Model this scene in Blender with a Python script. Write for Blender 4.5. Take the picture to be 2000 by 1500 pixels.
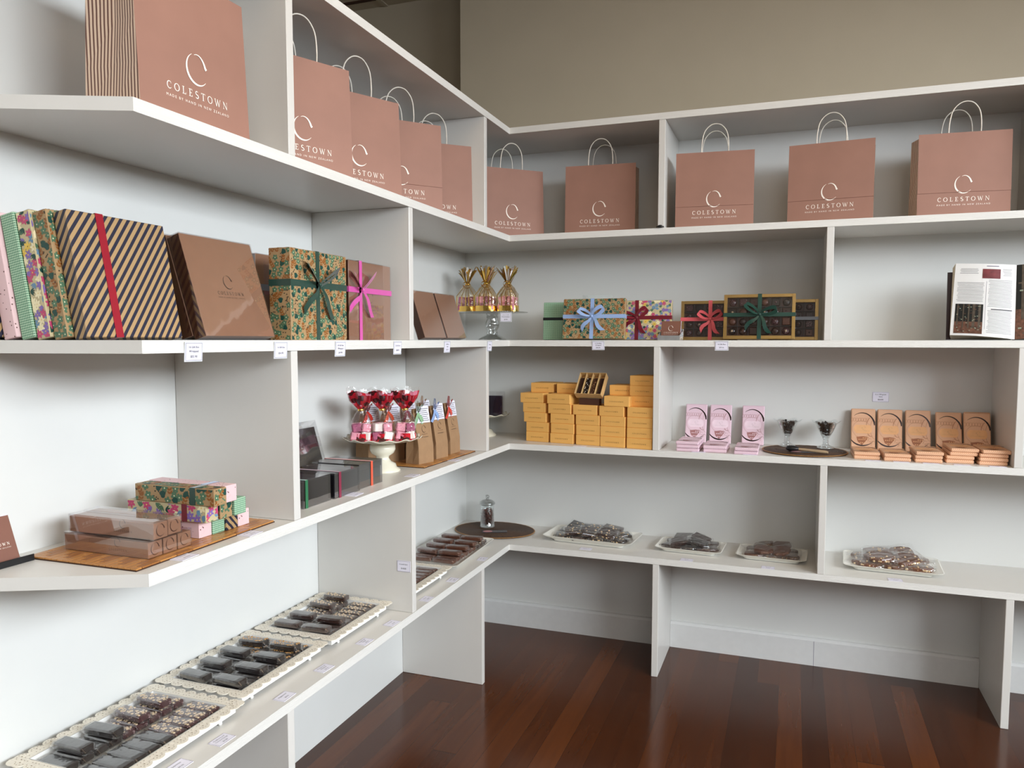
import bpy, math, random
from mathutils import Vector, Matrix, Euler
R = math.radians
PI = math.pi
rnd = random.Random(7)
for o in list(bpy.data.objects):
    bpy.data.objects.remove(o)
SC = bpy.context.scene
COL = SC.collection

# ------------------------------------------------------------ camera
FOC, CX, CY, CZ, YAW, PIT, ROL, PX, PY = 1504.06, 1.5745, -3.6157, 1.45, 0.348, -0.0737, 0.0005, 1004.1, 775.2
cd = bpy.data.cameras.new('camera')
cam = bpy.data.objects.new('camera', cd)
COL.objects.link(cam)
SC.camera = cam
cd.sensor_fit = 'HORIZONTAL'
cd.sensor_width = 36
cd.lens = FOC * 36 / 2000
cd.shift_x = -(PX - 1000) / 2000
cd.shift_y = (PY - 750) / 2000
cd.clip_start = .02
_f = Vector((-math.sin(YAW) * math.cos(PIT), math.cos(YAW) * math.cos(PIT), math.sin(PIT)))
cam.matrix_world = Matrix.Translation((CX, CY, CZ)) @ _f.to_track_quat('-Z', 'Y').to_matrix().to_4x4() @ Matrix.Rotation(ROL, 4, 'Z')


def W(px, py, x=None, y=None, z=None):
    """point of the real plane x=, y= or z= seen at a photo pixel"""
    a = (px - PX) / FOC
    b = -(py - PY) / FOC
    c, s = math.cos(PIT), math.sin(PIT)
    fw = c - b * s
    up = s + b * c
    c, s = math.cos(YAW), math.sin(YAW)
    d = Vector((a * c - fw * s, a * s + fw * c, up))
    if x is not None: t = (x - CX) / d.x
    elif y is not None: t = (y - CY) / d.y
    else: t = (z - CZ) / d.z
    return Vector((CX, CY, CZ)) + d * t


# ------------------------------------------------------------ world, light, exposure
SC.view_settings.view_transform = 'Standard'
SC.view_settings.look = 'None'
SC.view_settings.exposure = 0.08
SC.view_settings.gamma = 1
SC.view_settings.use_curve_mapping = False
wd = bpy.data.worlds.new('world')
SC.world = wd
wd.use_nodes = True
bg = wd.node_tree.nodes['Background']
bg.inputs[0].default_value = (1.0, .86, .72, 1)
bg.inputs[1].default_value = .12


def area(name, loc, target, sx, sy, power, col):
    l = bpy.data.lights.new(name, 'AREA')
    l.shape = 'RECTANGLE'
    l.size, l.size_y, l.energy, l.color = sx, sy, power, col
    o = bpy.data.objects.new(name, l)
    COL.objects.link(o)
    o.location = loc
    o.rotation_euler = (Vector(target) - Vector(loc)).to_track_quat('-Z', 'Y').to_euler()
    return o


area('window_daylight', (5.3, -2.8, 3.5), (1.0, -1.4, .5), 5.5, 3.4, 1220, (.85, .925, 1.0))
area('added_front_fill', (3.1, -5.6, 2.75), (1.3, 0, .9), 2.4, 1.0, 36, (.95, .97, 1.0))  # fill light added behind the camera to brighten the back wall
area('ceiling_lamp_glow', (1.9, -2.6, 3.24), (1.9, -2.5, 0), 2.4, 2.4, 28, (1.0, .80, .58))

# ------------------------------------------------------------ materials
def lin(c):
    return tuple(((v / 255) / 12.92 if v / 255 <= .04045 else ((v / 255 + .055) / 1.055) ** 2.4) for v in c) + (1,)


def newmat(name):
    m = bpy.data.materials.new(name)
    m.use_nodes = True
    nt = m.node_tree
    return m, nt, nt.nodes, nt.links, nt.nodes['Principled BSDF']


def P(name, rgb, rough=.5, metal=0, var=.06, vscale=30, bump=0, bscale=80, coat=0, sheen=0, stretch=None, trans=0, ior=1.45, alpha=1):
    m, nt, N, L, b = newmat(name)
    tc = N.new('ShaderNodeTexCoord')
    mp = N.new('ShaderNodeMapping')
    L.new(tc.outputs['Object'], mp.inputs[0])
    if stretch: mp.inputs['Scale'].default_value = stretch
    n = N.new('ShaderNodeTexNoise')
    n.inputs['Scale'].default_value = vscale
    n.inputs['Detail'].default_value = 3
    L.new(mp.outputs[0], n.inputs['Vector'])
    r = N.new('ShaderNodeValToRGB')
    c = lin(rgb)
    r.color_ramp.elements[0].position = .3
    r.color_ramp.elements[1].position = .7
    r.color_ramp.elements[0].color = tuple(v * (1 - var) for v in c[:3]) + (1,)
    r.color_ramp.elements[1].color = tuple(min(1, v * (1 + var)) for v in c[:3]) + (1,)
    L.new(n.outputs['Fac'], r.inputs[0])
    L.new(r.outputs[0], b.inputs['Base Color'])
    b.inputs['Roughness'].default_value = rough
    b.inputs['Metallic'].default_value = metal
    b.inputs['Coat Weight'].default_value = coat
    b.inputs['Coat Roughness'].default_value = .08
    b.inputs['Sheen Weight'].default_value = sheen
    b.inputs['Transmission Weight'].default_value = trans
    b.inputs['IOR'].default_value = ior
    if bump:
        n2 = N.new('ShaderNodeTexNoise')
        n2.inputs['Scale'].default_value = bscale
        n2.inputs['Detail'].default_value = 4
        L.new(mp.outputs[0], n2.inputs['Vector'])
        bp = N.new('ShaderNodeBump')
        bp.inputs['Strength'].default_value = bump
        bp.inputs['Distance'].default_value = .002
        L.new(n2.outputs['Fac'], bp.inputs['Height'])
        L.new(bp.outputs[0], b.inputs['Normal'])
    return m


def film(name, tint=(1, 1, 1), base=.06, edge=.5, rough=.06, bump=.4, bscale=40, gcol=(1, 1, 1)):
    m = bpy.data.materials.new(name)
    m.use_nodes = True
    N, L = m.node_tree.nodes, m.node_tree.links
    N.clear()
    out = N.new('ShaderNodeOutputMaterial')
    tr = N.new('ShaderNodeBsdfTransparent')
    tr.inputs[0].default_value = tint + (1,)
    gl = N.new('ShaderNodeBsdfGlossy')
    gl.inputs[0].default_value = gcol + (1,)
    gl.inputs['Roughness'].default_value = rough
    lw = N.new('ShaderNodeLayerWeight')
    lw.inputs[0].default_value = .35
    ma = N.new('ShaderNodeMath')
    ma.operation = 'MULTIPLY_ADD'
    ma.inputs[1].default_value = edge
    ma.inputs[2].default_value = base
    L.new(lw.outputs['Facing'], ma.inputs[0])
    mx = N.new('ShaderNodeMixShader')
    L.new(ma.outputs[0], mx.inputs[0])
    L.new(tr.outputs[0], mx.inputs[1])
    L.new(gl.outputs[0], mx.inputs[2])
    L.new(mx.outputs[0], out.inputs[0])
    tc = N.new('ShaderNodeTexCoord')
    n2 = N.new('ShaderNodeTexNoise')
    n2.inputs['Scale'].default_value = bscale
    L.new(tc.outputs['Object'], n2.inputs['Vector'])
    bp = N.new('ShaderNodeBump')
    bp.inputs['Strength'].default_value = bump
    bp.inputs['Distance'].default_value = .01
    L.new(n2.outputs['Fac'], bp.inputs['Height'])
    L.new(bp.outputs[0], gl.inputs['Normal'])
    L.new(bp.outputs[0], lw.inputs['Normal'])
    return m


def pattern(name, kind, c1, c2, k, rough=.55, duty=.5, axes=((1, 0, 0), (0, 0, 1)), coat=0):
    """stripes / checks / diagonal stripes in the object's own coordinates"""
    m, nt, N, L, b = newmat(name)
    tc = N.new('ShaderNodeTexCoord')

    def dot(v):
        d = N.new('ShaderNodeVectorMath')
        d.operation = 'DOT_PRODUCT'
        L.new(tc.outputs['Object'], d.inputs[0])
        d.inputs[1].default_value = v
        return d.outputs['Value']

    def M(op, a, bb=None):
        x = N.new('ShaderNodeMath')
        x.operation = op
        for i, q in enumerate((a, bb)):
            if q is None: continue
            if isinstance(q, (int, float)): x.inputs[i].default_value = q
            else: L.new(q, x.inputs[i])
        return x.outputs[0]

    def saw(v, kk=k, du=duty):
        return M('GREATER_THAN', M('FRACT', M('ADD', M('MULTIPLY', dot(v), kk), 100.0)), 1 - du)
    if kind == 'stripe':
        fac = saw(axes[0])
    elif kind == 'check':
        a, c = saw(axes[0]), saw(axes[1])
        fac = M('ABSOLUTE', M('SUBTRACT', a, c))
    elif kind == 'shards':
        v = N.new('ShaderNodeTexVoronoi')
        v.inputs['Scale'].default_value = k
        L.new(tc.outputs['Object'], v.inputs['Vector'])
        sc_ = N.new('ShaderNodeSeparateColor')
        L.new(v.outputs['Color'], sc_.inputs[0])
        rp = N.new('ShaderNodeValToRGB')
        rp.color_ramp.interpolation = 'CONSTANT'
        rp.color_ramp.elements[0].color = lin(c1)
        rp.color_ramp.elements[1].position = .84
        rp.color_ramp.elements[1].color = lin(c2)
        for p_, q_ in ((.32, tuple(x * .42 for x in c1)), (.6, tuple(min(255, x * 1.25) for x in c1))):
            e_ = rp.color_ramp.elements.new(p_)
            e_.color = lin(q_)
        L.new(sc_.outputs[0], rp.inputs[0])
        L.new(rp.outputs[0], b.inputs['Base Color'])
        b.inputs['Roughness'].default_value = rough
        b.inputs['Coat Weight'].default_value = coat
        return m
    elif kind == 'specks':
        v = N.new('ShaderNodeTexVoronoi')
        v.inputs['Scale'].default_value = k
        L.new(tc.outputs['Object'], v.inputs['Vector'])
        fac = M('LESS_THAN', v.outputs['Distance'], duty)
    mix = N.new('ShaderNodeMix')
    mix.data_type = 'RGBA'
    L.new(fac, mix.inputs[0])
    mix.inputs[6].default_value = lin(c1)
    mix.inputs[7].default_value = lin(c2)
    L.new(mix.outputs[2], b.inputs['Base Color'])
    b.inputs['Roughness'].default_value = rough
    b.inputs['Coat Weight'].default_value = coat
    return m


MW = P('white_gloss_paint', (214, 211, 205), .32, var=.015, vscale=6, bump=.05, bscale=14)
MEDGE = P('brushed_white_edge_paint', (226, 224, 218), .4, var=.03, vscale=9, bump=.55, bscale=60, stretch=(1, 1, 14))
MWALLW = P('white_wall_paint', (218, 218, 214), .38, var=.012, vscale=5, bump=.04, bscale=12)
MBEI = P('beige_wall_paint', (180, 170, 150), .7, var=.02, vscale=5, bump=.1, bscale=60)
MCEIL = P('ceiling_tile_paint', (190, 180, 160), .85, var=.03, vscale=40)
MBASE = P('white_skirting_paint', (218, 218, 216), .35, var=.02)
MBAG = P('dusty_pink_kraft_paper', (154, 113, 97), .62, var=.05, vscale=9, bump=.35, bscale=14)
MBAGS = pattern('pinstriped_gusset_paper', 'stripe', (226, 200, 176), (112, 76, 64), 118, .6, .42, axes=((0, 1, 0),))
MCORD = P('white_twisted_paper_cord', (236, 228, 214), .7, bump=.5, bscale=300)
MPRINT = P('white_print', (250, 240, 228), .6, var=.01)
MBROWNP = P('dark_brown_print', (62, 38, 28), .5)
MBLACKP = P('black_print', (38, 36, 44), .5)
MKR = P('kraft_wrapping_paper', (166, 136, 96), .55, var=.05)
MCREAM = P('cream_wrapping_paper', (196, 182, 142), .5, var=.05)
MNAVY = pattern('navy_and_kraft_diagonal_stripes', 'stripe', (170, 139, 96), (26, 28, 50), 66, .5, .47, axes=((.78, -.78, -.62),))
MNAVYB = pattern('navy_and_kraft_stripes_small', 'stripe', (170, 139, 96), (26, 28, 50), 70, .5, .47, axes=((.6, -.78, -.7),))
MGING = pattern('green_gingham_paper', 'check', (176, 204, 176), (86, 138, 106), 150, .55, .5, axes=((.7, .7, .7), (.7, .7, -.7)))
MPINK = pattern('pale_pink_sprigged_paper', 'specks', (228, 194, 196), (96, 52, 48), 95, .5, .16)
MLILAC = pattern('pale_pink_bar_wrapper', 'stripe', (232, 204, 214), (214, 180, 196), 300, .5, .3, axes=((.5, .5, .8),))
MPEACH = pattern('orange_bar_wrapper', 'stripe', (232, 186, 150), (212, 156, 120), 300, .5, .35, axes=((.5, .5, .8),))
MBOX = P('bronze_brown_card', (148, 107, 82), .42, var=.04, coat=.25)
MBOXD = P('dark_chocolate_card', (74, 42, 28), .4, var=.04, coat=.2)
MDARK = P('charcoal_card', (50, 46, 48), .35, var=.05, coat=.5)
MOLIVE = P('olive_black_card', (66, 62, 52), .35, var=.05, coat=.5)
MYEL = P('mustard_yellow_card', (238, 182, 100), .55, var=.03, vscale=14)
MYELI = P('pale_box_inner_card', (214, 176, 120), .6)
MGOLDC = P('gold_card', (196, 160, 92), .3, metal=.6, var=.05)
MGOLD = P('gold_foil', (226, 184, 96), .16, metal=1, var=.1, bump=.5, bscale=50)
MSILV = P('silver_foil', (225, 220, 215), .12, metal=1, bump=.5, bscale=50)
MCHOC = P('dark_chocolate', (52, 30, 24), .35, var=.2, vscale=60, coat=.3)
MCHOK = P('near_black_chocolate', (30, 22, 22), .3, var=.15, vscale=50, coat=.4)
MCHOM = P('milk_chocolate', (92, 54, 38), .4, var=.2, vscale=60, coat=.2)
MCHOS = pattern('speckled_berry_chocolate', 'specks', (64, 30, 34), (222, 190, 190), 170, .4, .2, coat=.3)
MNUTC = pattern('nutty_chocolate', 'specks', (66, 36, 24), (204, 160, 112), 150, .45, .27, coat=.2)
MCRUMB = P('chopped_hazelnut', (196, 150, 92), .6, var=.3, vscale=120, bump=.8, bscale=200)
MOAT = P('pale_flakes', (214, 190, 158), .7, var=.2, vscale=150, bump=.8, bscale=200)
MNUT = P('hazelnut', (226, 196, 150), .5)
MCARA = P('caramel_nut_brittle', (100, 54, 26), .3, var=.4, vscale=80, bump=.6, bscale=90, coat=.5)
MLACE = P('cream_lace_metal', (230, 222, 206), .5, var=.06, vscale=200, bump=.3, bscale=200)
MLHOLE = P('lace_punch_shadow', (150, 132, 108), .7)
MTRAY = P('white_enamel', (240, 239, 234), .25, var=.01)
MCER = P('white_glazed_ceramic', (238, 236, 226), .15, var=.01, coat=.5)
MCERC = P('ivory_glazed_ceramic', (230, 224, 204), .15, var=.01, coat=.5)
MBLKF = P('black_rubber_foot', (24, 24, 24), .6)
MRAT = P('dark_rattan', (74, 52, 36), .5, var=.4, vscale=200, bump=.6, bscale=300)
MRATL = P('amber_rattan', (150, 108, 60), .45, var=.3, vscale=200)
MBAM = P('amber_bamboo', (178, 122, 62), .35, var=.14, vscale=60, stretch=(1, 6, 1), coat=.3)
MBAM2 = P('brown_bamboo', (150, 96, 46), .35, var=.16, vscale=60, stretch=(1, 6, 1), coat=.3)
MBAMG = P('bamboo_gap', (60, 32, 16), .7)
MTAG = P('white_price_card', (232, 230, 242), .5, var=.01)
MTAGB = P('violet_grey_border', (120, 112, 136), .5)
MTAGE = P('frosted_tag_sleeve', (214, 216, 220), .25)
MBLACKPL = P('black_plastic', (26, 26, 28), .3)
MGREYPL = P('smoky_grey_acrylic', (132, 132, 130), .15, var=.1, coat=.5)
MCARD = P('cocoa_business_card', (128, 84, 68), .5, var=.02)
MKB = P('brown_kraft_bag_paper', (160, 126, 92), .65, var=.06, bump=.4, bscale=40)
MSLATE = P('slate_grey_card', (58, 56, 60), .45)
MROSE = P('dusty_rose_print', (196, 140, 140), .5)
MPAGE = P('white_page_paper', (238, 238, 236), .6, var=.01)
MPAGES = P('cream_page_edges', (206, 192, 168), .7, var=.15, vscale=300, stretch=(20, 1, 1))
MCOVER = P('dark_maroon_book_cover', (44, 24, 28), .45)
MREDPH = P('maroon_photo_print', (116, 48, 52), .4, var=.3, vscale=40)
MWOODH = P('pale_wooden_handle', (170, 146, 116), .5, stretch=(1, 8, 1))
MPURPK = P('dark_purple_packet', (34, 26, 44), .2, var=.4, vscale=20, bump=.8, bscale=20, coat=.6)
MMAR1 = P('pink_marshmallow', (222, 150, 166), .7, var=.12, vscale=120)
MMAR2 = P('white_marshmallow', (240, 226, 220), .7, var=.04)
MMAR3 = P('berry_marshmallow', (160, 84, 112), .7, var=.25, vscale=120)
MREDF = pattern('red_patterned_cellophane', 'shards', (148, 14, 30), (206, 120, 140), 75, .2, .3, coat=.8)
MREDB = pattern('crimson_shard_foil', 'shards', (160, 16, 32), (206, 110, 130), 70, .25, coat=.8)
MFILM = film('clear_cellophane', base=.04, edge=.42, rough=.05, bump=1.0, bscale=45)
MFILMB = film('clear_bar_wrapper', base=.07, edge=.32, rough=.10, bump=.5, bscale=30)
MSLEEVE = film('clear_plastic_sleeve', tint=(.95, .95, .96), base=.07, edge=.4, rough=.04, bump=.06, bscale=12)
MSLEEVD = film('smoked_plastic_sleeve', tint=(.62, .62, .66), base=.16, edge=.5, rough=.05, bump=.06, bscale=12)
MGLASS = film('clear_glass', tint=(.93, .95, .95), base=.07, edge=.75, rough=.02, bump=.02)
MGLASSG = film('grey_glass', tint=(.72, .73, .72), base=.10, edge=.6, rough=.03, bump=.05)
MGFILM = film('gold_tinted_cellophane', tint=(1, .96, .87), base=.12, edge=.6, rough=.08, bump=1.0, bscale=40, gcol=(1, .95, .82))
RIB = {k: P(k + '_satin_ribbon', v, .32, var=.03, sheen=.3, bump=.1, bscale=60) for k, v in dict(
    crimson=(146, 8, 34), dark_green=(14, 58, 46), pink=(205, 80, 160), pale_blue=(150, 176, 218), burgundy=(112, 8, 30),
    rose=(220, 96, 104), slate_blue=(126, 136, 152), orange_red=(226, 84, 50), maroon=(128, 10, 54), green=(16, 104, 62),
    ochre=(196, 140, 70), sage=(140, 180, 140), sky_blue=(140, 172, 220), red=(206, 44, 30), black=(18, 22, 24)).items()}
FL = {'leaf_dark': P('dark_green_print', (20, 68, 58), .5), 'leaf_mid': P('mid_green_print', (78, 112, 84), .5), 'brown': P('rust_leaf_print', (142, 86, 34), .5),
      'dot': P('dark_dot_print', (34, 36, 28), .5), 'pale': P('cream_dot_print', (214, 216, 180), .5), 'pink': P('magenta_print', (190, 70, 110), .5),
      'viol': P('violet_print', (130, 104, 170), .5), 'yell': P('yellow_print', (226, 190, 84), .5), 'blue': P('blue_print', (104, 140, 168), .5), 'cream': P('petal_cream_print', (236, 224, 184), .5)}


def floor_mat():
    m, nt, N, L, b = newmat('polished_red_brown_floorboards')
    tc = N.new('ShaderNodeTexCoord')
    sp = N.new('ShaderNodeSeparateXYZ')
    L.new(tc.outputs['Object'], sp.inputs[0])

    def M(op, a, bb=None):
        x = N.new('ShaderNodeMath')
        x.operation = op
        for i, q in enumerate((a, bb)):
            if q is None: continue
            if isinstance(q, (int, float)): x.inputs[i].default_value = q
            else: L.new(q, x.inputs[i])
        return x.outputs[0]
    u = M('DIVIDE', M('ADD', sp.outputs[0], 20.01), .088)
    col = M('FLOOR', u)
    wn = N.new('ShaderNodeTexWhiteNoise')
    wn.noise_dimensions = '1D'
    L.new(col, wn.inputs['W'])
    v = M('DIVIDE', M('ADD', sp.outputs[1], M('MULTIPLY', wn.outputs['Value'], 2.9)), 2.6)
    row = M('FLOOR', v)
    wn2 = N.new('ShaderNodeTexWhiteNoise')
    wn2.noise_dimensions = '1D'
    L.new(M('ADD', M('MULTIPLY', col, 7.31), M('MULTIPLY', row, 3.77)), wn2.inputs['W'])
    mp = N.new('ShaderNodeMapping')
    mp.inputs['Scale'].default_value = (34, 2.2, 1)
    L.new(tc.outputs['Object'], mp.inputs[0])
    cb = N.new('ShaderNodeCombineXYZ')
    L.new(M('MULTIPLY', wn2.outputs['Value'], 30), cb.inputs[1])
    L.new(cb.outputs[0], mp.inputs['Location'])
    g = N.new('ShaderNodeTexNoise')
    g.inputs['Scale'].default_value = 1.0
    g.inputs['Detail'].default_value = 5
    g.inputs['Distortion'].default_value = .6
    L.new(mp.outputs[0], g.inputs['Vector'])
    f = M('ADD', M('MULTIPLY', wn2.outputs['Value'], .62), M('MULTIPLY', g.outputs['Fac'], .45))
    r = N.new('ShaderNodeValToRGB')
    cr = r.color_ramp
    cr.elements[0].position = .12
    cr.elements[0].color = lin((54, 27, 14))
    cr.elements[1].position = .95
    cr.elements[1].color = lin((98, 53, 24))
    e = cr.elements.new(.5)
    e.color = lin((72, 37, 18))
    L.new(f, r.inputs[0])
    fu = M('FRACT', u)
    gap = M('MULTIPLY', M('GREATER_THAN', fu, .012), M('GREATER_THAN', M('FRACT', v), .0012))
    mix = N.new('ShaderNodeMix')
    mix.data_type = 'RGBA'
    L.new(gap, mix.inputs[0])
    mix.inputs[6].default_value = lin((34, 16, 10))
    L.new(r.outputs[0], mix.inputs[7])
    L.new(mix.outputs[2], b.inputs['Base Color'])
    b.inputs['Roughness'].default_value = .17
    b.inputs['Specular IOR Level'].default_value = .38
    bp = N.new('ShaderNodeBump')
    bp.inputs['Strength'].default_value = .25
    bp.inputs['Distance'].default_value = .001
    L.new(M('ADD', gap, M('MULTIPLY', g.outputs['Fac'], .3)), bp.inputs['Height'])
    L.new(bp.outputs[0], b.inputs['Normal'])
    return m


# ------------------------------------------------------------ mesh building
class MB:
    def __init__(s):
        s.v, s.f, s.mi, s.sm, s.mats = [], [], [], [], []

    def m(s, mat):
        if mat not in s.mats: s.mats.append(mat)
        return s.mats.index(mat)

    def add(s, vs, fs, mat, T=None, smooth=False):
        o = len(s.v)
        s.v += [tuple(T @ Vector(q)) if T is not None else tuple(q) for q in vs]
        k = s.m(mat)
        for f in fs:
            s.f.append([i + o for i in f])
            s.mi.append(k)
            s.sm.append(smooth)
        return s

    def box(s, x0, x1, y0, y1, z0, z1, mat, T=None, bev=0):
        if bev <= 0:
            vs = [(x0, y0, z0), (x1, y0, z0), (x1, y1, z0), (x0, y1, z0), (x0, y0, z1), (x1, y0, z1), (x1, y1, z1), (x0, y1, z1)]
            fs = [(0, 3, 2, 1), (4, 5, 6, 7), (0, 1, 5, 4), (1, 2, 6, 5), (2, 3, 7, 6), (3, 0, 4, 7)]
            return s.add(vs, fs, mat, T)
        b = bev
        vs, idx = [], {}
        for X in (0, 1):
            for Y in (0, 1):
                for Z in (0, 1):
                    c = ((x0, x1)[X], (y0, y1)[Y], (z0, z1)[Z])
                    d = ((b, -b)[X], (b, -b)[Y], (b, -b)[Z])
                    for ax in range(3):
                        q = [c[i] + (0 if i == ax else d[i]) for i in range(3)]
                        idx[(X, Y, Z, ax)] = len(vs)
                        vs.append(q)
        fs = []
        for ax in range(3):
            for a in (0, 1):
                o1, o2 = [i for i in range(3) if i != ax]
                loop = []
                for p, q in ((0, 0), (1, 0), (1, 1), (0, 1)):
                    k = [0, 0, 0]
                    k[ax], k[o1], k[o2] = a, p, q
                    loop.append(idx[(k[0], k[1], k[2], ax)])
                fs.append(loop)
        for ax in range(3):   # edges parallel to ax
            o1, o2 = [i for i in range(3) if i != ax]
            for p in (0, 1):
                for q in (0, 1):
                    def kk(a, face):
                        k = [0, 0, 0]
                        k[ax], k[o1], k[o2] = a, p, q
                        return idx[(k[0], k[1], k[2], face)]
                    fs.append([kk(0, o1), kk(1, o1), kk(1, o2), kk(0, o2)])
        for X in (0, 1):
            for Y in (0, 1):
                for Z in (0, 1):
                    fs.append([idx[(X, Y, Z, a)] for a in range(3)])
        return s.add(vs, fs, mat, T)

    def prism(s, poly, z0, z1, mat, T=None, smooth=False, cap=True):
        n = len(poly)
        vs = [(p[0], p[1], z0) for p in poly] + [(p[0], p[1], z1) for p in poly]
        fs = [[i, (i + 1) % n, (i + 1) % n + n, i + n] for i in range(n)]
        s.add(vs, fs, mat, T, smooth)
        if cap: s.add(vs, [list(range(n))[::-1], list(range(n, 2 * n))], mat, T)
        return s

    def loft(s, rings, mat, T=None, closed=True, caps=(0, 0), smooth=True):
        n = len(rings[0])
        vs = [p for r in rings for p in r]
        fs = []
        for i in range(len(rings) - 1):
            for j in range(n if closed else n - 1):
                k = (j + 1) % n
                fs.append([i * n + j, i * n + k, (i + 1) * n + k, (i + 1) * n + j])
        s.add(vs, fs, mat, T, smooth)
        if caps[0]: s.add(rings[0], [list(range(n))[::-1]], mat, T)
        if caps[1]: s.add(rings[-1], [list(range(n))], mat, T)
        return s

    def lathe(s, prof, n, mat, T=None, fn=None, smooth=True, caps=(0, 0)):
        rings = []
        for r, z in prof:
            ring = []
            for i in range(n):
                a = 2 * PI * i / n
                rr, zz = (r, z) if fn is None else fn(r, z, a)
                ring.append((rr * math.cos(a), rr * math.sin(a), zz))
            rings.append(ring)
        return s.loft(rings, mat, T, caps=caps, smooth=smooth)

    def tube(s, pts, r, mat, n=6, T=None, caps=(1, 1)):
        pts = [Vector(p) for p in pts]
        rings = []
        up = Vector((0, 0, 1))
        for i, p in enumerate(pts):
            t = (pts[min(i + 1, len(pts) - 1)] - pts[max(i - 1, 0)]).normalized()
            a = t.cross(up)
            if a.length < 1e-3: a = t.cross(Vector((0, 1, 0)))
            a.normalize()
            b = t.cross(a)
            rr = r[i] if isinstance(r, (list, tuple)) else r
            rings.append([p + a * rr * math.cos(2 * PI * k / n) + b * rr * math.sin(2 * PI * k / n) for k in range(n)])
        return s.loft(rings, mat, T, caps=caps)

    def strip(s, pts, wds, mat, T=None):
        """ribbon: centre points and half-width vectors, given a little thickness"""
        vs, fs = [], []
        for i, (p, w) in enumerate(zip(pts, wds)):
            p, w = Vector(p), Vector(w)
            vs += [p - w, p + w]
            if i: fs.append([2 * i - 2, 2 * i - 1, 2 * i + 1, 2 * i])
        return s.add(vs, fs, mat, T, True)

    def decal(s, polys, fr, eps=.0003):
        """polys: (material, [(u,v)..]); fr = origin, U, V, N"""
        o, U, V, Nn = [Vector(q) for q in fr]
        for k, (mat, pts) in enumerate(polys):
            if len(pts) < 3: continue
            e = eps * (1 + (k % 7) * .12 + .6 * k / len(polys))
            s.add([o + U * p[0] + V * p[1] + Nn * e for p in pts], [list(range(len(pts)))], mat)
        return s

    def build(s, name, parent=None, loc=None, rot=None, recalc=False):
        me = bpy.data.meshes.new(name)
        me.from_pydata([tuple(v) for v in s.v], [], s.f)
        for m in s.mats: me.materials.append(m)
        me.polygons.foreach_set('material_index', s.mi)
        me.polygons.foreach_set('use_smooth', s.sm)
        me.update()
        ob = bpy.data.objects.new(name, me)
        COL.objects.link(ob)
        if parent: ob.parent = parent
        if loc is not None: ob.location = loc
        if rot is not None: ob.rotation_euler = rot
        return ob


def tag(o, label=None, cat=None, group=None, kind=None):
    if label: o['label'] = label
    if cat: o['category'] = cat
    if group: o['group'] = group
    if kind: o['kind'] = kind
    return o


def thing(name, label, cat, loc=(0, 0, 0), rot=(0, 0, 0), group=None):
    o = bpy.data.objects.new(name, None)
    o.empty_display_size = .02
    COL.objects.link(o)
    o.location = loc
    o.rotation_euler = rot
    return tag(o, label, cat, group)


def dup(root, loc, rot, label=None, group=None):
    r = root.copy()
    COL.objects.link(r)
    r.location, r.rotation_euler = loc, rot
    if label: r['label'] = label
    if group: r['group'] = group
    for ch in list(root.children):
        c = ch.copy()
        COL.objects.link(c)
        c.parent = r
        for g in ch.children:
            d = g.copy()
            COL.objects.link(d)
            d.parent = c
    return r


# ------------------------------------------------------------ lettering and prints (2-D polygons)
def stroke(pts, ws, closed=False):
    out = []
    n = len(pts)
    side = []
    for i, p in enumerate(pts):
        a = pts[(i - 1) % n] if (closed or i) else pts[0]
        b = pts[(i + 1) % n] if (closed or i < n - 1) else pts[-1]
        dx, dy = b[0] - a[0], b[1] - a[1]
        l = math.hypot(dx, dy) or 1
        w = ws[i] / 2 if isinstance(ws, (list, tuple)) else ws / 2
        side.append(((p[0] - dy / l * w, p[1] + dx / l * w), (p[0] + dy / l * w, p[1] - dx / l * w)))
    for i in range(n if closed else n - 1):
        j = (i + 1) % n
        out.append([side[i][0], side[i][1], side[j][1], side[j][0]])
    return out


def arcp(cx, cy, rx, ry, a0, a1, n):
    return [(cx + rx * math.cos(R(a0 + (a1 - a0) * i / n)), cy + ry * math.sin(R(a0 + (a1 - a0) * i / n))) for i in range(n + 1)]


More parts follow.
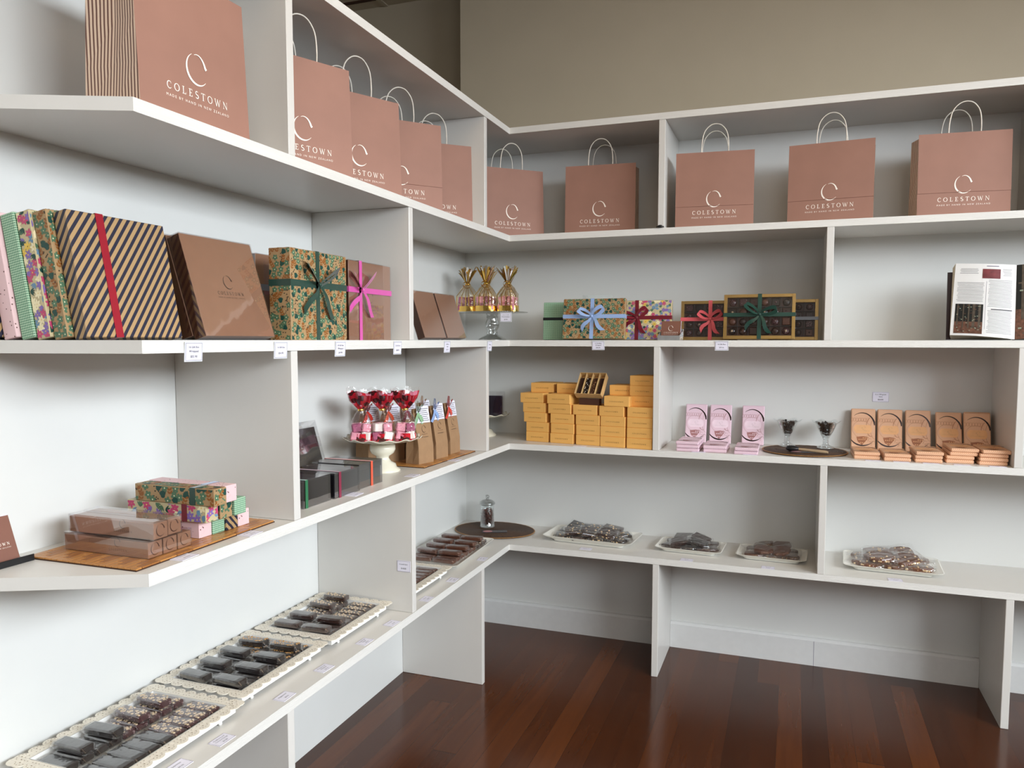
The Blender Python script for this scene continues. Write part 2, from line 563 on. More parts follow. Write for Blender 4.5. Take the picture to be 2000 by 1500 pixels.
def serif(ch):
    t, k = .07, .13
    def bar(x0, y0, x1, y1): return [[(x0, y0), (x1, y0), (x1, y1), (x0, y1)]]
    def foot(x, y): return bar(x - .12, y, x + .12, y + .05)
    if ch == 'C':
        p = arcp(.42, .5, .37, .47, 42, 318, 18)
        return stroke(p, [t + (k - t) * math.sin(PI * i / 18) for i in range(19)]) + bar(.66, .68, .71, .92), .8
    if ch == 'O':
        p = arcp(.46, .5, .4, .47, 0, 340, 17)
        return stroke(p, [t + (k - t) * abs(math.cos(2 * PI * i / 18)) for i in range(18)], True), .92
    if ch == 'L':
        return bar(.16, 0, .29, 1) + bar(.04, 0, .66, t) + bar(.04, .94, .41, 1) + bar(.6, 0, .66, .26), .72
    if ch == 'E':
        return bar(.16, 0, .29, 1) + bar(.04, 0, .66, t) + bar(.04, .93, .64, 1) + bar(.29, .47, .52, .53) + bar(.6, 0, .66, .24) + bar(.58, .78, .64, 1) + bar(.48, .4, .53, .6), .74
    if ch == 'S':
        p = arcp(.32, .74, .21, .22, 30, 250, 9) + arcp(.34, .26, .24, .23, 80, -160, 9)
        return stroke(p, [.07] + [.09 + .05 * math.sin(PI * i / 18) for i in range(18)] + [.07]), .66
    if ch == 'T':
        return bar(.33, 0, .46, 1) + bar(.02, .93, .77, 1) + bar(.22, 0, .57, .05) + bar(.02, .76, .07, 1) + bar(.72, .76, .77, 1), .8
    if ch == 'W':
        return stroke([(.1, 1), (.38, 0)], .12) + stroke([(.38, 0), (.62, .95)], .06) + stroke([(.56, 1), (.84, 0)], .12) + stroke([(.84, 0), (1.1, 1)], .06) + bar(0, .95, .24, 1) + bar(.98, .95, 1.2, 1), 1.2
    if ch == 'N':
        return bar(.13, 0, .19, 1) + stroke([(.14, 1), (.78, 0)], .13) + bar(.75, 0, .81, 1) + foot(.16, 0) + foot(.78, .95) + bar(.02, .95, .2, 1), .94
    return [], .3


def wordmark(h, gap):
    out, x = [], 0
    for ch in 'COLESTOWN':
        ps, w = serif(ch)
        out += [[(x + p[0] * h, p[1] * h) for p in q] for q in ps]
        x += w * h + gap
    x -= gap
    return [[(p[0] - x / 2, p[1]) for p in q] for q in out], x


def cresc(s, cx, cy):
    """the open crescent C emblem, height s"""
    p = arcp(0, 0, .46, .5, 118, 318, 22)
    a = stroke(p, [.012 + .07 * math.sin(PI * i / 22) ** 1.2 for i in range(23)])
    q = arcp(.02, -.06, .36, .54, 112, 22, 14)
    q.append((q[-1][0] + .045, q[-1][1] - .05))
    a += stroke(q, [.012 + .085 * (i / 15) ** 1.1 for i in range(16)])
    return [[(cx + u * s, cy + v * s) for u, v in k] for k in a]


_tc = {}


def text(body, size, cx=0, cy=0, rot=0, spacing=1.0):
    key = (body, spacing)
    if key not in _tc:
        cu = bpy.data.curves.new('lettering', 'FONT')
        cu.body = body
        cu.align_x = 'CENTER'
        cu.align_y = 'CENTER'
        cu.space_character = spacing
        cu.resolution_u = 2
        ob = bpy.data.objects.new('lettering', cu)
        COL.objects.link(ob)
        dg = bpy.context.evaluated_depsgraph_get()
        me = bpy.data.meshes.new_from_object(ob.evaluated_get(dg))
        _tc[key] = [[(me.vertices[i].co.x, me.vertices[i].co.y) for i in p.vertices] for p in me.polygons]
        bpy.data.objects.remove(ob)
        bpy.data.curves.remove(cu)
        bpy.data.meshes.remove(me)
    c, s = math.cos(rot), math.sin(rot)
    return [[(cx + (u * c - v * s) * size, cy + (u * s + v * c) * size) for u, v in q] for q in _tc[key]]


def logo(mat, w, cx, cy, big=True, small=True):
    """emblem + COLESTOWN + strap line, total width w, (cx,cy) centre of the wordmark baseline"""
    h = w * .105
    wm, x = wordmark(h, h * .42)
    k = w / x
    out = [(mat, [(cx + u * k, cy + v * k) for u, v in q]) for q in wm]
    if big: out += [(mat, q) for q in cresc(w * .38, cx, cy + w * .36)]
    if small: out += [(mat, q) for q in text('MADE BY HAND IN NEW ZEALAND', w * .046, cx, cy - w * .075, spacing=1.5)]
    return out


def clip(poly, w, h):
    def cut(p, ax, v, sg):
        out = []
        for i in range(len(p)):
            a, b = p[i - 1], p[i]
            ia, ib = sg * (a[ax] - v) >= 0, sg * (b[ax] - v) >= 0
            if ia != ib:
                t = (v - a[ax]) / (b[ax] - a[ax])
                out.append((a[0] + (b[0] - a[0]) * t, a[1] + (b[1] - a[1]) * t))
            if ib: out.append(b)
        return out
    for ax, v, sg in ((0, 0, 1), (0, w, -1), (1, 0, 1), (1, h, -1)):
        poly = cut(poly, ax, v, sg)
        if len(poly) < 3: return []
    return poly


def ell(cx, cy, a, b, t, n=8):
    c, s = math.cos(t), math.sin(t)
    return [(cx + a * math.cos(2 * PI * i / n) * c - b * math.sin(2 * PI * i / n) * s, cy + a * math.cos(2 * PI * i / n) * s + b * math.sin(2 * PI * i / n) * c) for i in range(n)]


def leafp(x, y, l, w, t):
    c, s = math.cos(t), math.sin(t)
    return [(x + u * c - v * s, y + u * s + v * c) for u, v in ((0, 0), (l * .3, w), (l * .7, w * .8), (l, 0), (l * .7, -w * .8), (l * .3, -w))]


def floral(w, h, kind, seed, sc=1.0):
    r = random.Random(seed)
    out, pts = [], []
    n = int(w * h / (.00013 * sc * sc))
    for _ in range(n * 14):
        if len(pts) >= n: break
        x, y = r.uniform(0, w), r.uniform(0, h)
        if all((x - a) ** 2 + (y - b) ** 2 > (.0122 * sc) ** 2 for a, b in pts): pts.append((x, y))
    S = .0086 * sc
    for x, y in pts:
        q, t = r.random(), r.uniform(0, 2 * PI)
        tt = r.uniform(-.9, .9)
        if kind == 'green':
            if q < .42:
                for i in range(5): out.append((FL['leaf_mid'], ell(x + S * .55 * math.cos(t + i * 1.257), y + S * .55 * math.sin(t + i * 1.257), S * .45, S * .36, t + i * 1.257, 6)))
                out.append((FL['pale'], ell(x, y, S * .2, S * .2, 0, 5)))
            elif q < .6:
                for i in range(-2, 3): out.append((FL['leaf_dark'], leafp(x, y, S * 1.25, S * .36, PI / 2 + tt + i * .42)))
                out.append((FL['leaf_dark'], ell(x, y, S * .62, S * .55, 0, 8)))
            elif q < .82:
                for i in range(3):
                    for sg in (-1, 1): out.append((FL['brown'], leafp(x + (i - 1) * S * .75 * math.cos(PI / 2 + tt), y + (i - 1) * S * .75 * math.sin(PI / 2 + tt), S * 1.0, S * .25, PI / 2 + tt + sg * .75)))
                out.append((FL['brown'], leafp(x + S * .9 * math.cos(PI / 2 + tt), y + S * .9 * math.sin(PI / 2 + tt), S * .9, S * .25, PI / 2 + tt)))
            else:
                for i in range(5): out.append((FL['dot'], ell(x + r.uniform(-1, 1) * S, y + r.uniform(-1, 1) * S, S * .2, S * .2, 0, 5)))
        else:
            c = r.choice(['pink', 'viol', 'yell', 'blue', 'cream', 'cream', 'pink', 'viol'])
            if q < .62:
                for i in range(6): out.append((FL[c], leafp(x, y, S * 1.25, S * .33, t + i * 1.047)))
                out.append((FL['dot' if c == 'yell' else 'yell'], ell(x, y, S * .22, S * .22, 0, 5)))
            else:
                c2 = r.choice(['leaf_mid', 'blue', 'leaf_dark', 'viol'])
                for i in range(4): out.append((FL[c2], leafp(x, y, S * 1.6, S * .22, t + i * .42)))
    return [(m, clip(p, w, h)) for m, p in out]


# ------------------------------------------------------------ the place
Z1, Z2, Z3, Z4, Z5 = 2.3776, 1.9125, 1.4494, .9847, .5212
ZS = [Z1, Z2, Z3, Z4, Z5]
T, D, U = .0265, .377, .0269
HC = 3.3


def struct(mb, name):
    o = mb.build(name)
    o['kind'] = 'structure'
    return o


b = MB().box(-3, 6, -7, .45, -.05, 0, floor_mat())
struct(b, 'floor')
b = MB().box(-.07, -.0005, -5.5, 0, 0, Z1, MWALLW)
struct(b, 'wall_left')
b = MB().box(-.022, 6, 0, .08, 0, Z1 - .02, MWALLW).box(-.022, 6, 0, .08, Z1 - .02, HC, MBEI).box(-.022, .05, .0801, .3, 0, HC, MBEI)
struct(b, 'wall_back')
b = MB().box(3.7, 3.85, -7, 0, 0, .45, MWALLW).box(3.7, 3.85, -7, 0, 2.75, HC, MBEI).box(3.7, 3.85, -.9, 0, .45, 2.75, MWALLW).box(3.7, 3.85, -7, -4.7, .45, 2.75, MWALLW)
struct(b, 'wall_right')
b = MB()
for y in (-4.7, -3.5, -2.3, -1.1): b.box(3.74, 3.8, y + .0, y + .05, .45, 2.75, MW)
struct(b, 'window_1')
b = MB().box(-3, .05, .3001, .4, 0, HC, MBEI)
struct(b, 'wall_recess')
b = MB().box(-3, 6, -7, .42, HC, HC + .05, MCEIL)
for k in range(-5, 10): b.box(k * .6 - .012, k * .6 + .012, -7, .42, HC - .006, HC - .0001, MCEIL)
for k in range(12): b.box(-3, 6, .2 - k * .6 - .012, .2 - k * .6 + .012, HC - .005, HC - .0002, MBAMG)
struct(b, 'ceiling')
b = MB()
for xa, xb in ((.015, 1.029), (1.057, 2.335), (2.363, 3.69)):
    b.loft([[(x, -.0005, 0), (x, -.02, 0), (x, -.02, .112), (x, -.012, .122), (x, -.0005, .124)] for x in (xa, xb)], MBASE, closed=True, smooth=False, caps=(1, 1))
    if xa == 1.057: b.box(1.6905, 1.692, -.0204, -.0199, 0, .112, MTAGB)
struct(b, 'baseboard_back')

# ---- shelving: one run along each wall, mitred in the corner
YE = {Z1: -3.4, Z2: -2.448, Z3: -2.447, Z4: -2.4506, Z5: -3.4}
YW = {Z2: -2.612, Z3: -2.523, Z4: -2.63}
run = thing('shelving_unit', 'white painted L-shaped open shelving with staggered uprights lining both walls', 'shelving')
for i, z in enumerate(ZS):
    ye, e = YE[z], .0004
    if z in YW: poly = [(0, 0), (0, YW[z]), (D, ye), (D, -D)]
    else: poly = [(0, 0), (0, ye), (D, ye), (D, -D)]
    mb = MB().prism(poly, z - T, z, MW)
    n = len(poly)
    mb.add([(D + e, ye, z - T), (D + e, -D, z - T), (D + e, -D, z), (D + e, ye, z)], [(0, 1, 2, 3)], MEDGE)
    mb.build('shelf_board', run)


def upright(parent, ax, c, za, zb):
    mb = MB()
    if ax == 'y':
        mb.box(0, D - .0008, c - U / 2, c + U / 2, za, zb, MW, bev=.0015)
    else:
        mb.box(c - U / 2, c + U / 2, -D + .0008, 0, za, zb, MW, bev=.0015)
    return mb.build('upright', parent)


g = .0002
for y in (-1.9487, -.6516): upright(run, 'y', y, Z2 + g, Z1 - T - g)
upright(run, 'y', -1.3105, Z3 + g, Z2 - T - g)
for y in (-1.9562, -.6348): upright(run, 'y', y, Z4 + g, Z3 - T - g)
upright(run, 'y', -1.3097, Z5 + g, Z4 - T - g)
for y in (-2.0017, -.6892): upright(run, 'y', y, g, Z5 - T - g)
run2 = run
for i, z in enumerate(ZS):
    mb = MB().prism([(.0004, 0), (D + .0004, -D), (3.69, -D), (3.69, 0)], z - T, z, MW)
    mb.add([(D, -D - .0004, z - T), (3.69, -D - .0004, z - T), (3.69, -D - .0004, z), (D, -D - .0004, z)], [(0, 1, 2, 3)], MEDGE)
    mb.build('shelf_board', run2)
for x in (1.0445, 2.41): upright(run2, 'x', x, Z2 + g, Z1 - T - g)
for x in (1.696,): upright(run2, 'x', x, Z3 + g, Z2 - T - g)
for x in (1.0354, 2.3529): upright(run2, 'x', x, Z4 + g, Z3 - T - g)
for x in (1.6968,): upright(run2, 'x', x, Z5 + g, Z4 - T - g)
for x in (1.0429, 2.3494): upright(run2, 'x', x, g, Z5 - T - g)

# ------------------------------------------------------------ paper carrier bags on the top shelf
TP = .2


def bag_mesh(fold):
    w, d, h = .31, .15, .305
    body, gus = MB(), [MB(), MB()]
    lv = [0, .0845, .0855, .17, h] if fold else [0, .085, .17, .24, h]
    def ring(z, o):
        t = z / h
        dd = d * (1 - TP * t) / 2
        gz = .014 * min(1, t * 1.6)
        k = .0025 if (fold and z > .085) else 0
        bow = .0025 * math.sin(PI * t)
        return dict(fl=(-w / 2 + o, -dd - k + o, z), fm=(0, -dd - k - bow + o, z), fr=(w / 2 - o, -dd - k + o, z),
                    rm=(w / 2 - gz - o, 0, z), br=(w / 2 - o, dd - o, z), bl=(-w / 2 + o, dd - o, z), lm=(-w / 2 + gz + o, 0, z))
    rs = [ring(z, 0) for z in lv]
    ri = [ring(z, .0008) for z in lv]
    for R_ in (rs, ri):
        body.loft([[r['fl'], r['fm'], r['fr']] for r in R_], MBAG, closed=False, smooth=False)
        body.loft([[r['br'], r['bl']] for r in R_], MBAG, closed=False, smooth=False)
        gus[0].loft([[r['fr'], r['rm'], r['br']] for r in R_], MBAGS, closed=False, smooth=False)
        gus[1].loft([[r['bl'], r['lm'], r['fl']] for r in R_], MBAGS, closed=False, smooth=False)
    b0 = rs[0]
    body.add([b0['fl'], b0['fr'], b0['br'], b0['bl']], [(3, 2, 1, 0)], MBAG)
    top, ti = rs[-1], ri[-1]
    for a, c in (('fl', 'fm'), ('fm', 'fr'), ('br', 'bl')): body.add([top[a], top[c], ti[c], ti[a]], [(0, 1, 2, 3)], MBAG)
    if fold: body.box(-w / 2, w / 2, -.0722, -.0690, .0842, .0856, MBAG)
    return body, gus, d, h


def cord_handle(y, h):
    pts = [(-.055, y, h - .028), (-.054, y, h), (-.052, y - .002, h + .04), (-.043, y - .004, h + .08), (-.022, y - .006, h + .104), (.002, y - .006, h + .111), (.026, y - .005, h + .103),
           (.046, y - .003, h + .076), (.053, y - .001, h + .035), (.053, y, h), (.053, y, h - .028)]
    P2 = []
    for i in range(len(pts) - 1):
        p0, p1, p2, p3 = [Vector(pts[max(0, min(len(pts) - 1, i + k))]) for k in (-1, 0, 1, 2)]
        for t in (0, .25, .5, .75): P2.append(.5 * (2 * p1 + (p2 - p0) * t + (2 * p0 - 5 * p1 + 4 * p2 - p3) * t * t + (3 * p1 - p0 - 3 * p2 + p3) * t ** 3))
    P2.append(Vector(pts[-1]))
    return MB().tube(P2, .0021, MCORD, 7)


def make_bag(fold):
    body, gus, d, h = bag_mesh(fold)
    t = thing('paper_carrier_bag', 'x', 'bag')
    body.build('bag_body', t)
    for gg in gus: gg.build('striped_gusset', t)
    cord_handle(-d * (1 - TP) / 2 + .003, h).build('handle', t)
    cord_handle(d * (1 - TP) / 2 - .003, h).build('handle', t)
    lg = MB()
    # printed emblem and name follow the front panel
    def place(polys, y):
        for i, (m, q) in enumerate(polys):
            vs = []
            for u, v in q:
                tt = v / h
                dd = d * (1 - TP * tt) / 2 + (.0025 if fold and v > .085 else 0) + .0025 * math.sin(PI * tt) * (1 - abs(u) / .155)
                vs.append((u, -dd - y, v))
            lg.add(vs, [list(range(len(vs)))], m)
    place(logo(MPRINT, .172, 0, .052), .0009)
    lg.build('printed_logo', t)
    return t


bagA, bagB = make_bag(False), make_bag(True)
BG = 'dusty pink paper carrier bags on the top shelf'
bags = [  # right-front top corner pixel or point, angle, fold, label
    (None, 88, 0, 'largest-looking dusty pink paper carrier bag at far left, its wide pinstriped side showing'),
    (None, 65, 0, 'dusty pink carrier bag just right of the nearest tall upright, its name cut to STOWN'),
    (None, 63, 0, 'dusty pink carrier bag overlapped on its left by another, its name cut to ESTOWN'),
    (None, 49, 1, 'creased dusty pink carrier bag, third of four between two left-hand uprights'),
    (None, 43, 0, 'dusty pink carrier bag nearest the corner on the left run, last before the upright'),
    (None, 43, 0, 'dusty pink carrier bag standing turned in the inner corner of the top shelf'),
    (None, 4.7, 0, 'dusty pink carrier bag with a pinstriped right side, left of the back-wall upright'),
    (None, 5.3, 1, 'creased dusty pink carrier bag just right of the back-wall upright'),
    (None, -5.2, 1, 'creased dusty pink carrier bag, middle one of three right of the back-wall upright'),
    (None, 4.2, 1, 'dusty pink carrier bag farthest right, with pinstripes showing on its left side')]
Hb = Z2 + .306
pos = [(.352, -2.098), tuple(W(681, 138, z=Hb)[:2]), tuple(W(778, 202, z=Hb)[:2]), tuple(W(860, 246, z=Hb)[:2]), tuple(W(920, 286, z=Hb)[:2]), tuple(W(1060, 335, z=Hb)[:2]),
       tuple(W(1242, 317, z=Hb)[:2]), tuple(W(1474, 291, z=Hb)[:2]), tuple(W(1710, 268, z=Hb)[:2]), tuple(W(1978, 251, z=Hb)[:2])]
used = set()
for (q, ang, fold, lab), (px, py) in zip(bags, pos):
    a = R(ang)
    dd = .15 * (1 - TP) / 2
    # centre from the right-front top corner (local (.155,-dd))
    cx, cy = px - (.155 * math.cos(a) + dd * math.sin(a)), py - (.155 * math.sin(a) - dd * math.cos(a))
    src = bagB if fold else bagA
    if fold in used: dup(src, (cx, cy, Z2), (0, 0, a), lab, BG)
    else:
        src.location, src.rotation_euler = (cx, cy, Z2), (0, 0, a)
        tag(src, lab, 'bag', BG)
        used.add(fold)

# ------------------------------------------------------------ ribbons and boxes
def ribbon_parts(t, mat, w, d, h, rw, vx, hz, bow=True, hor=True, ver=True, L=.055, seed=1, y0=0, open_x=0):
    """bands round a box spanning x -w/2..w/2, y -d..0, z 0..h; bow on the front"""
    e = .0012
    m = MB()
    if hor:
        rg = [(-w / 2 - e, -d - e), (w / 2 + e, -d - e), (w / 2 + e, e * .3), (-w / 2 - e, e * .3)]
        m.loft([[(x, y, hz - rw / 2) for x, y in rg], [(x, y, hz + rw / 2) for x, y in rg]], mat, smooth=False)
    if ver:
        rg = [(-d - e, -.0 - e * .3), (-d - e, h + e), (e * .3, h + e), (e * .3, -e * .3)]
        m.loft([[(vx - rw / 2, y, z) for y, z in rg], [(vx + rw / 2, y, z) for y, z in rg]], mat, smooth=False)
    rb = m.build('ribbon', t)
    if bow:
        r = random.Random(seed)
        k = MB()
        y = -d - .004
        for ang, ll, hh in ((R(150 + r.uniform(-14, 14)), L, .026), (R(28 + r.uniform(-14, 14)), L, .026)):
            u, v = Vector((math.cos(ang), 0, math.sin(ang))), Vector((-math.sin(ang), 0, math.cos(ang)))
            pts, ws = [], []
            for i in range(15):
                q = i / 14
                pts.append(Vector((vx, y, hz)) + u * ll * 1.12 * math.sin(PI * q) + Vector((0, -1, 0)) * hh * (.1 + .5 * (math.cos(PI * q) + 1)) * (math.sin(PI * min(1, q * 1.15)) ** .5 if q < .87 else .15) + v * (.017 * math.cos(PI * q) * math.sin(PI * q) ** .5))
                ws.append((v * .8 + Vector((0, -1, 0)) * .6) * rw * .62 * (.35 + .65 * math.sin(PI * q)))
            k.strip(pts, ws, mat)
        for ang, ll in ((R(228 + r.uniform(-10, 10)), L * 1.3), (R(302 + r.uniform(-8, 8)), L * 1.4)):
            u, v = Vector((math.cos(ang), 0, math.sin(ang))), Vector((-math.sin(ang), 0, math.cos(ang)))
            pts = [Vector((vx, y - .002 - .007 * math.sin(PI * i / 6), hz)) + u * ll * i / 6 + v * .004 * math.sin(i * 1.1) for i in range(7)]
            ws = [v * rw * .5 * (.3 + .7 * min(1, i / 3)) + (u * rw * .3 if i == 6 else Vector((0, 0, 0))) for i in range(7)]
            k.strip(pts, ws, mat)
        k.lathe([(.001, -.006), (.0055, -.004), (.007, 0), (.0055, .004), (.001, .006)], 8, mat, T=Matrix.Translation((vx, y - .004, hz)))
        k.build('bow', rb)
    return rb


def gift_box(label, loc, rz, w, d, h, mat, tilt=0, pat=None, seed=1, rib=None, name='gift_box', group=None, cat='box', side_pat=True):
    """origin at the middle of the back bottom edge; front faces local -y"""
    t = thing(name, label, cat, loc, (-tilt, 0, rz), group)
    m = MB().box(-w / 2, w / 2, -d, 0, 0, h, mat, bev=.0015)
    if pat:
        m.decal(floral(w - .003, h - .003, pat, seed), ((-w / 2 + .0015, -d, .0015), (1, 0, 0), (0, 0, 1), (0, -1, 0)))
        if side_pat:
            m.decal(floral(d - .003, h - .003, pat, seed + 1), ((-w / 2, -.0015, .0015), (0, -1, 0), (0, 0, 1), (-1, 0, 0)))
            m.decal(floral(w - .003, d - .003, pat, seed + 2), ((-w / 2 + .0015, -d + .0015, h), (1, 0, 0), (0, 1, 0), (0, 0, 1)))
    m.build('wrapped_body', t)
    if rib: ribbon_parts(t, **rib, w=w, d=d, h=h)
    return t


def brown_box(label, loc, rz, w, d, h, tilt=0, txt='dark', rib=None, group=None, logo_on=True, wrap=False):
    t = thing('chocolate_gift_box', label, 'box', loc, (-tilt, 0, rz), group)
    MB().box(-w / 2 + .001, w / 2 - .001, -d * .5, 0, .001, h - .001, MBOXD, bev=.001).build('box_base', t)
    lid = MB().box(-w / 2, w / 2, -d, -d * .45, 0, h, MBOX, bev=.0008)
    for x in (-w / 2, w / 2): lid.box(x - .0004, x + .0004, -d * .98, -d * .46, .001, h - .001, MBOXD)
    lid.build('lid', t)
    if logo_on:
        MB().decal(logo(MBROWNP, w * .37, .0, h * .42, small=True), ((0, -d, 0), (1, 0, 0), (0, 0, 1), (0, -1, 0)), .0004).build('printed_logo', t)
    MB().box(-w / 2 - .0016, w / 2 + .0016, -d - .0016, .0004, -.0002, h + .0016, MSLEEVE).build('clear_sleeve', t)
    if rib: ribbon_parts(t, **rib, w=w + .0036, d=d + .0018, h=h + .0018)
    return t


Q = R(90)
TL = R(10.5)
def lean(front_x, d, tilt): return front_x - d * math.cos(tilt)
sd = .0362
xs = [.264, .2265, .1875, .1485, .1095, .0705]
yc = -2.344
gift_box('kraft gift box with navy diagonal stripes and a crimson ribbon, foremost at left', (lean(xs[0], .034, TL), yc, Z3), Q, .252, .034, .257, MNAVY, TL,
         rib=dict(mat=RIB['crimson'], rw=.019, vx=-.048, hz=.1, bow=False, hor=False))
gift_box('gift box in kraft paper with green flowers, leaning directly behind the striped crimson-ribbon box', (lean(xs[1], sd, TL), yc - .012, Z3), Q, .252, sd, .257, MKR, TL, pat='green', seed=11)
gift_box('gift box in many-coloured floral paper leaning behind the green-flowered one at left', (lean(xs[2], sd, TL), yc - .018, Z3), Q, .252, sd, .257, MCREAM, TL, pat='multi', seed=21)
gift_box('gift box in green gingham paper leaning between floral and pale pink boxes at left', (lean(xs[3], sd, TL), yc - .022, Z3), Q, .252, sd, .254, MGING, TL)
gift_box('gift box in pale pink sprigged paper, leaning near the back of the left row', (lean(xs[4], sd, TL), yc - .03, Z3), Q, .252, sd, .255, MPINK, TL)
gift_box('navy striped gift box at the far left edge, hindmost against the wall', (lean(xs[5], sd, TL), yc - .045, Z3), Q, .252, sd, .215, MNAVY, TL)
TB = R(17)
brown_box('bronze-brown gift box with a dark crescent emblem, leaning right of the navy striped box', (lean(.306, .034, TB), -2.066, Z3), Q, .248, .034, .248, TB)
brown_box('bronze-brown gift box mostly hidden, leaning directly behind the one with the dark emblem', (lean(.267, .034, TB), -2.066, Z3), Q, .248, .034, .245, TB, logo_on=False)
gift_box('thick upright gift box in green-flowered kraft paper with a dark green bow', (.262, -1.769, Z3), Q, .268, .068, .243, MKR, 0, pat='green', seed=31,
         rib=dict(mat=RIB['dark_green'], rw=.0175, vx=-.012, hz=.152, L=.08, seed=3))
brown_box('bronze-brown gift box tied with a bright pink ribbon and bow', (.291, -1.489, Z3), Q, .252, .034, .238,
          rib=dict(mat=RIB['pink'], rw=.0165, vx=-.062, hz=.152, L=.072, seed=8))
brown_box('brown gift box with a slate blue band, standing behind the green-flowered box', (.112, -1.695, Z3), Q, .235, .036, .243, logo_on=False,
          rib=dict(mat=RIB['slate_blue'], rw=.018, vx=-.04, hz=.15, bow=False, ver=False))
TC = R(18)
brown_box('small bronze-brown box leaning by the upright, left of its twin beside the glass stand', (lean(.335, .03, TC), -1.041, Z3), Q, .178, .03, .178, TC, logo_on=False)
brown_box('small bronze-brown box leaning right of its twin, beside the glass cake stand', (lean(.335, .03, TC), -.851, Z3), Q, .178, .03, .178, TC, logo_on=False)

# back wall, eye-level shelf
def bx(pxl, pxr, y): return W(pxl, 663, y=y).x, W(pxr, 663, y=y).x
TD = R(8)
xl, xr = bx(1098, 1219, -.33)
gift_box('kraft gift box with green and rust flowers and a pale blue bow', ((xl + xr) / 2, -.33 + .03, Z3 + .003), 0, xr - xl, .03, .176, MKR, TD, pat='green', seed=41,
         rib=dict(mat=RIB['pale_blue'], rw=.017, vx=-.008, hz=.098, L=.058, seed=5))
xl, xr = bx(1061, 1180, -.24)
gift_box('green gingham gift box with a black ribbon, half hidden behind the pale blue bow box', ((xl + xr) / 2, -.215, Z3), 0, xr - xl, .03, .17, MGING, R(4),
         rib=dict(mat=RIB['black'], rw=.012, vx=.05, hz=.095, L=.04, seed=6, ver=False))
xl, xr = bx(1196, 1311, -.24)
gift_box('bright floral gift box with a burgundy bow, right of the pale blue bow box', ((xl + xr) / 2, -.215, Z3), 0, xr - xl, .03, .172, MCREAM, R(4), pat='multi', seed=51,
         rib=dict(mat=RIB['burgundy'], rw=.0165, vx=-.022, hz=.097, L=.055, seed=2))
st = thing('acrylic_stand', 'clear acrylic easel showing above the box with the pale blue bow', 'stand', (.725, -.155, Z3))
MB().box(-.07, .07, 0, .0025, 0, .206, MGLASS).build('back_plate', st)
MB().box(-.06, .06, -.04, -.0001, 0, .002, MGLASS).box(-.06, .06, -.0425, -.0401, 0, .022, MGLASS).build('foot', st)


def choc_window_box(label, loc, w, d, h, nx, nz, tilt, rib):
    t = thing('chocolate_assortment_box', label, 'box', loc, (-tilt, 0, 0))
    f = .013
    m = MB().box(-w / 2, w / 2, -.004, 0, 0, h, MGOLDC)
    for a in ((-w / 2, -w / 2 + f, 0, h), (w / 2 - f, w / 2, 0, h), (-w / 2 + f, w / 2 - f, 0, f), (-w / 2 + f, w / 2 - f, h - f, h)):
        m.box(a[0], a[1], -d, -.004, a[2], a[3], MGOLDC, bev=.0008)
    m.build('gold_frame', t)
    tr = MB().box(-w / 2 + f, w / 2 - f, -.008, -.0041, f, h - f, MBOXD)
    cw, ch = (w - 2 * f) / nx, (h - 2 * f) / nz
    for i in range(1, nx): tr.box(-w / 2 + f + i * cw - .0008, -w / 2 + f + i * cw + .0008, -.02, -.008, f, h - f, MSLATE)
    for i in range(1, nz): tr.box(-w / 2 + f, w / 2 - f, -.02, -.008, f + i * ch - .0008, f + i * ch + .0008, MSLATE)
    tr.build('tray', t)
    r = random.Random(int(w * 1e4))
    for i in range(nx):
        for j in range(nz):
            cx, cz = -w / 2 + f + (i + .5) * cw, f + (j + .5) * ch
            c = MB()
            mm = r.choice([MCHOC, MCHOC, MCHOM, MCHOK, MCHOS])
            s2 = min(cw, ch) * .38
            Tm = Matrix.Translation((cx, -.008, cz)) @ Matrix.Rotation(PI / 2, 4, 'X')
            if r.random() < .5: c.lathe([(s2, 0), (s2, .004), (s2 * .8, .009), (s2 * .4, .0105), (.0004, .011)], 14, mm, Tm)
            else: c.box(-s2, s2, -s2, s2, 0, .0105, mm, Tm, bev=.002)
            if r.random() < .5: c.lathe([(s2 * .3, .0105), (s2 * .15, .013), (.0003, .0135)], 8, r.choice([MOAT, MCHOM, MCHOS]), Tm)
            c.build('chocolate', t)
    MB().box(-w / 2 + .001, w / 2 - .001, -d - .0012, -d - .0006, .001, h - .001, MSLEEVE).build('clear_lid', t)
    ribbon_parts(t, **rib, w=w, d=d + .0012, h=h)
    return t


xl, xr = bx(1412, 1552, -.345)
choc_window_box('gold-framed window box of chocolates with a dark green bow, in front of two others', ((xl + xr) / 2, -.322, Z3 + .003), xr - xl, .026, .182, 6, 4, R(8),
                dict(mat=RIB['dark_green'], rw=.0155, vx=.002, hz=.098, L=.062, seed=4))
xl, xr = bx(1329, 1440, -.25)
choc_window_box('gold-framed box of chocolates with a rose pink bow, left of the dark green bow one', ((xl + xr) / 2, -.23, Z3), xr - xl, .024, .166, 5, 4, R(4),
                dict(mat=RIB['rose'], rw=.0155, vx=.005, hz=.088, L=.05, seed=12))
xl, xr = bx(1500, 1597, -.25)
choc_window_box('gold-framed box of chocolates with a slate blue ribbon, partly behind the dark green bow one', ((xl + xr) / 2, -.23, Z3), xr - xl, .024, .166, 4, 4, R(4),
                dict(mat=RIB['slate_blue'], rw=.013, vx=-.03, hz=.088, L=.04, seed=14, ver=False))


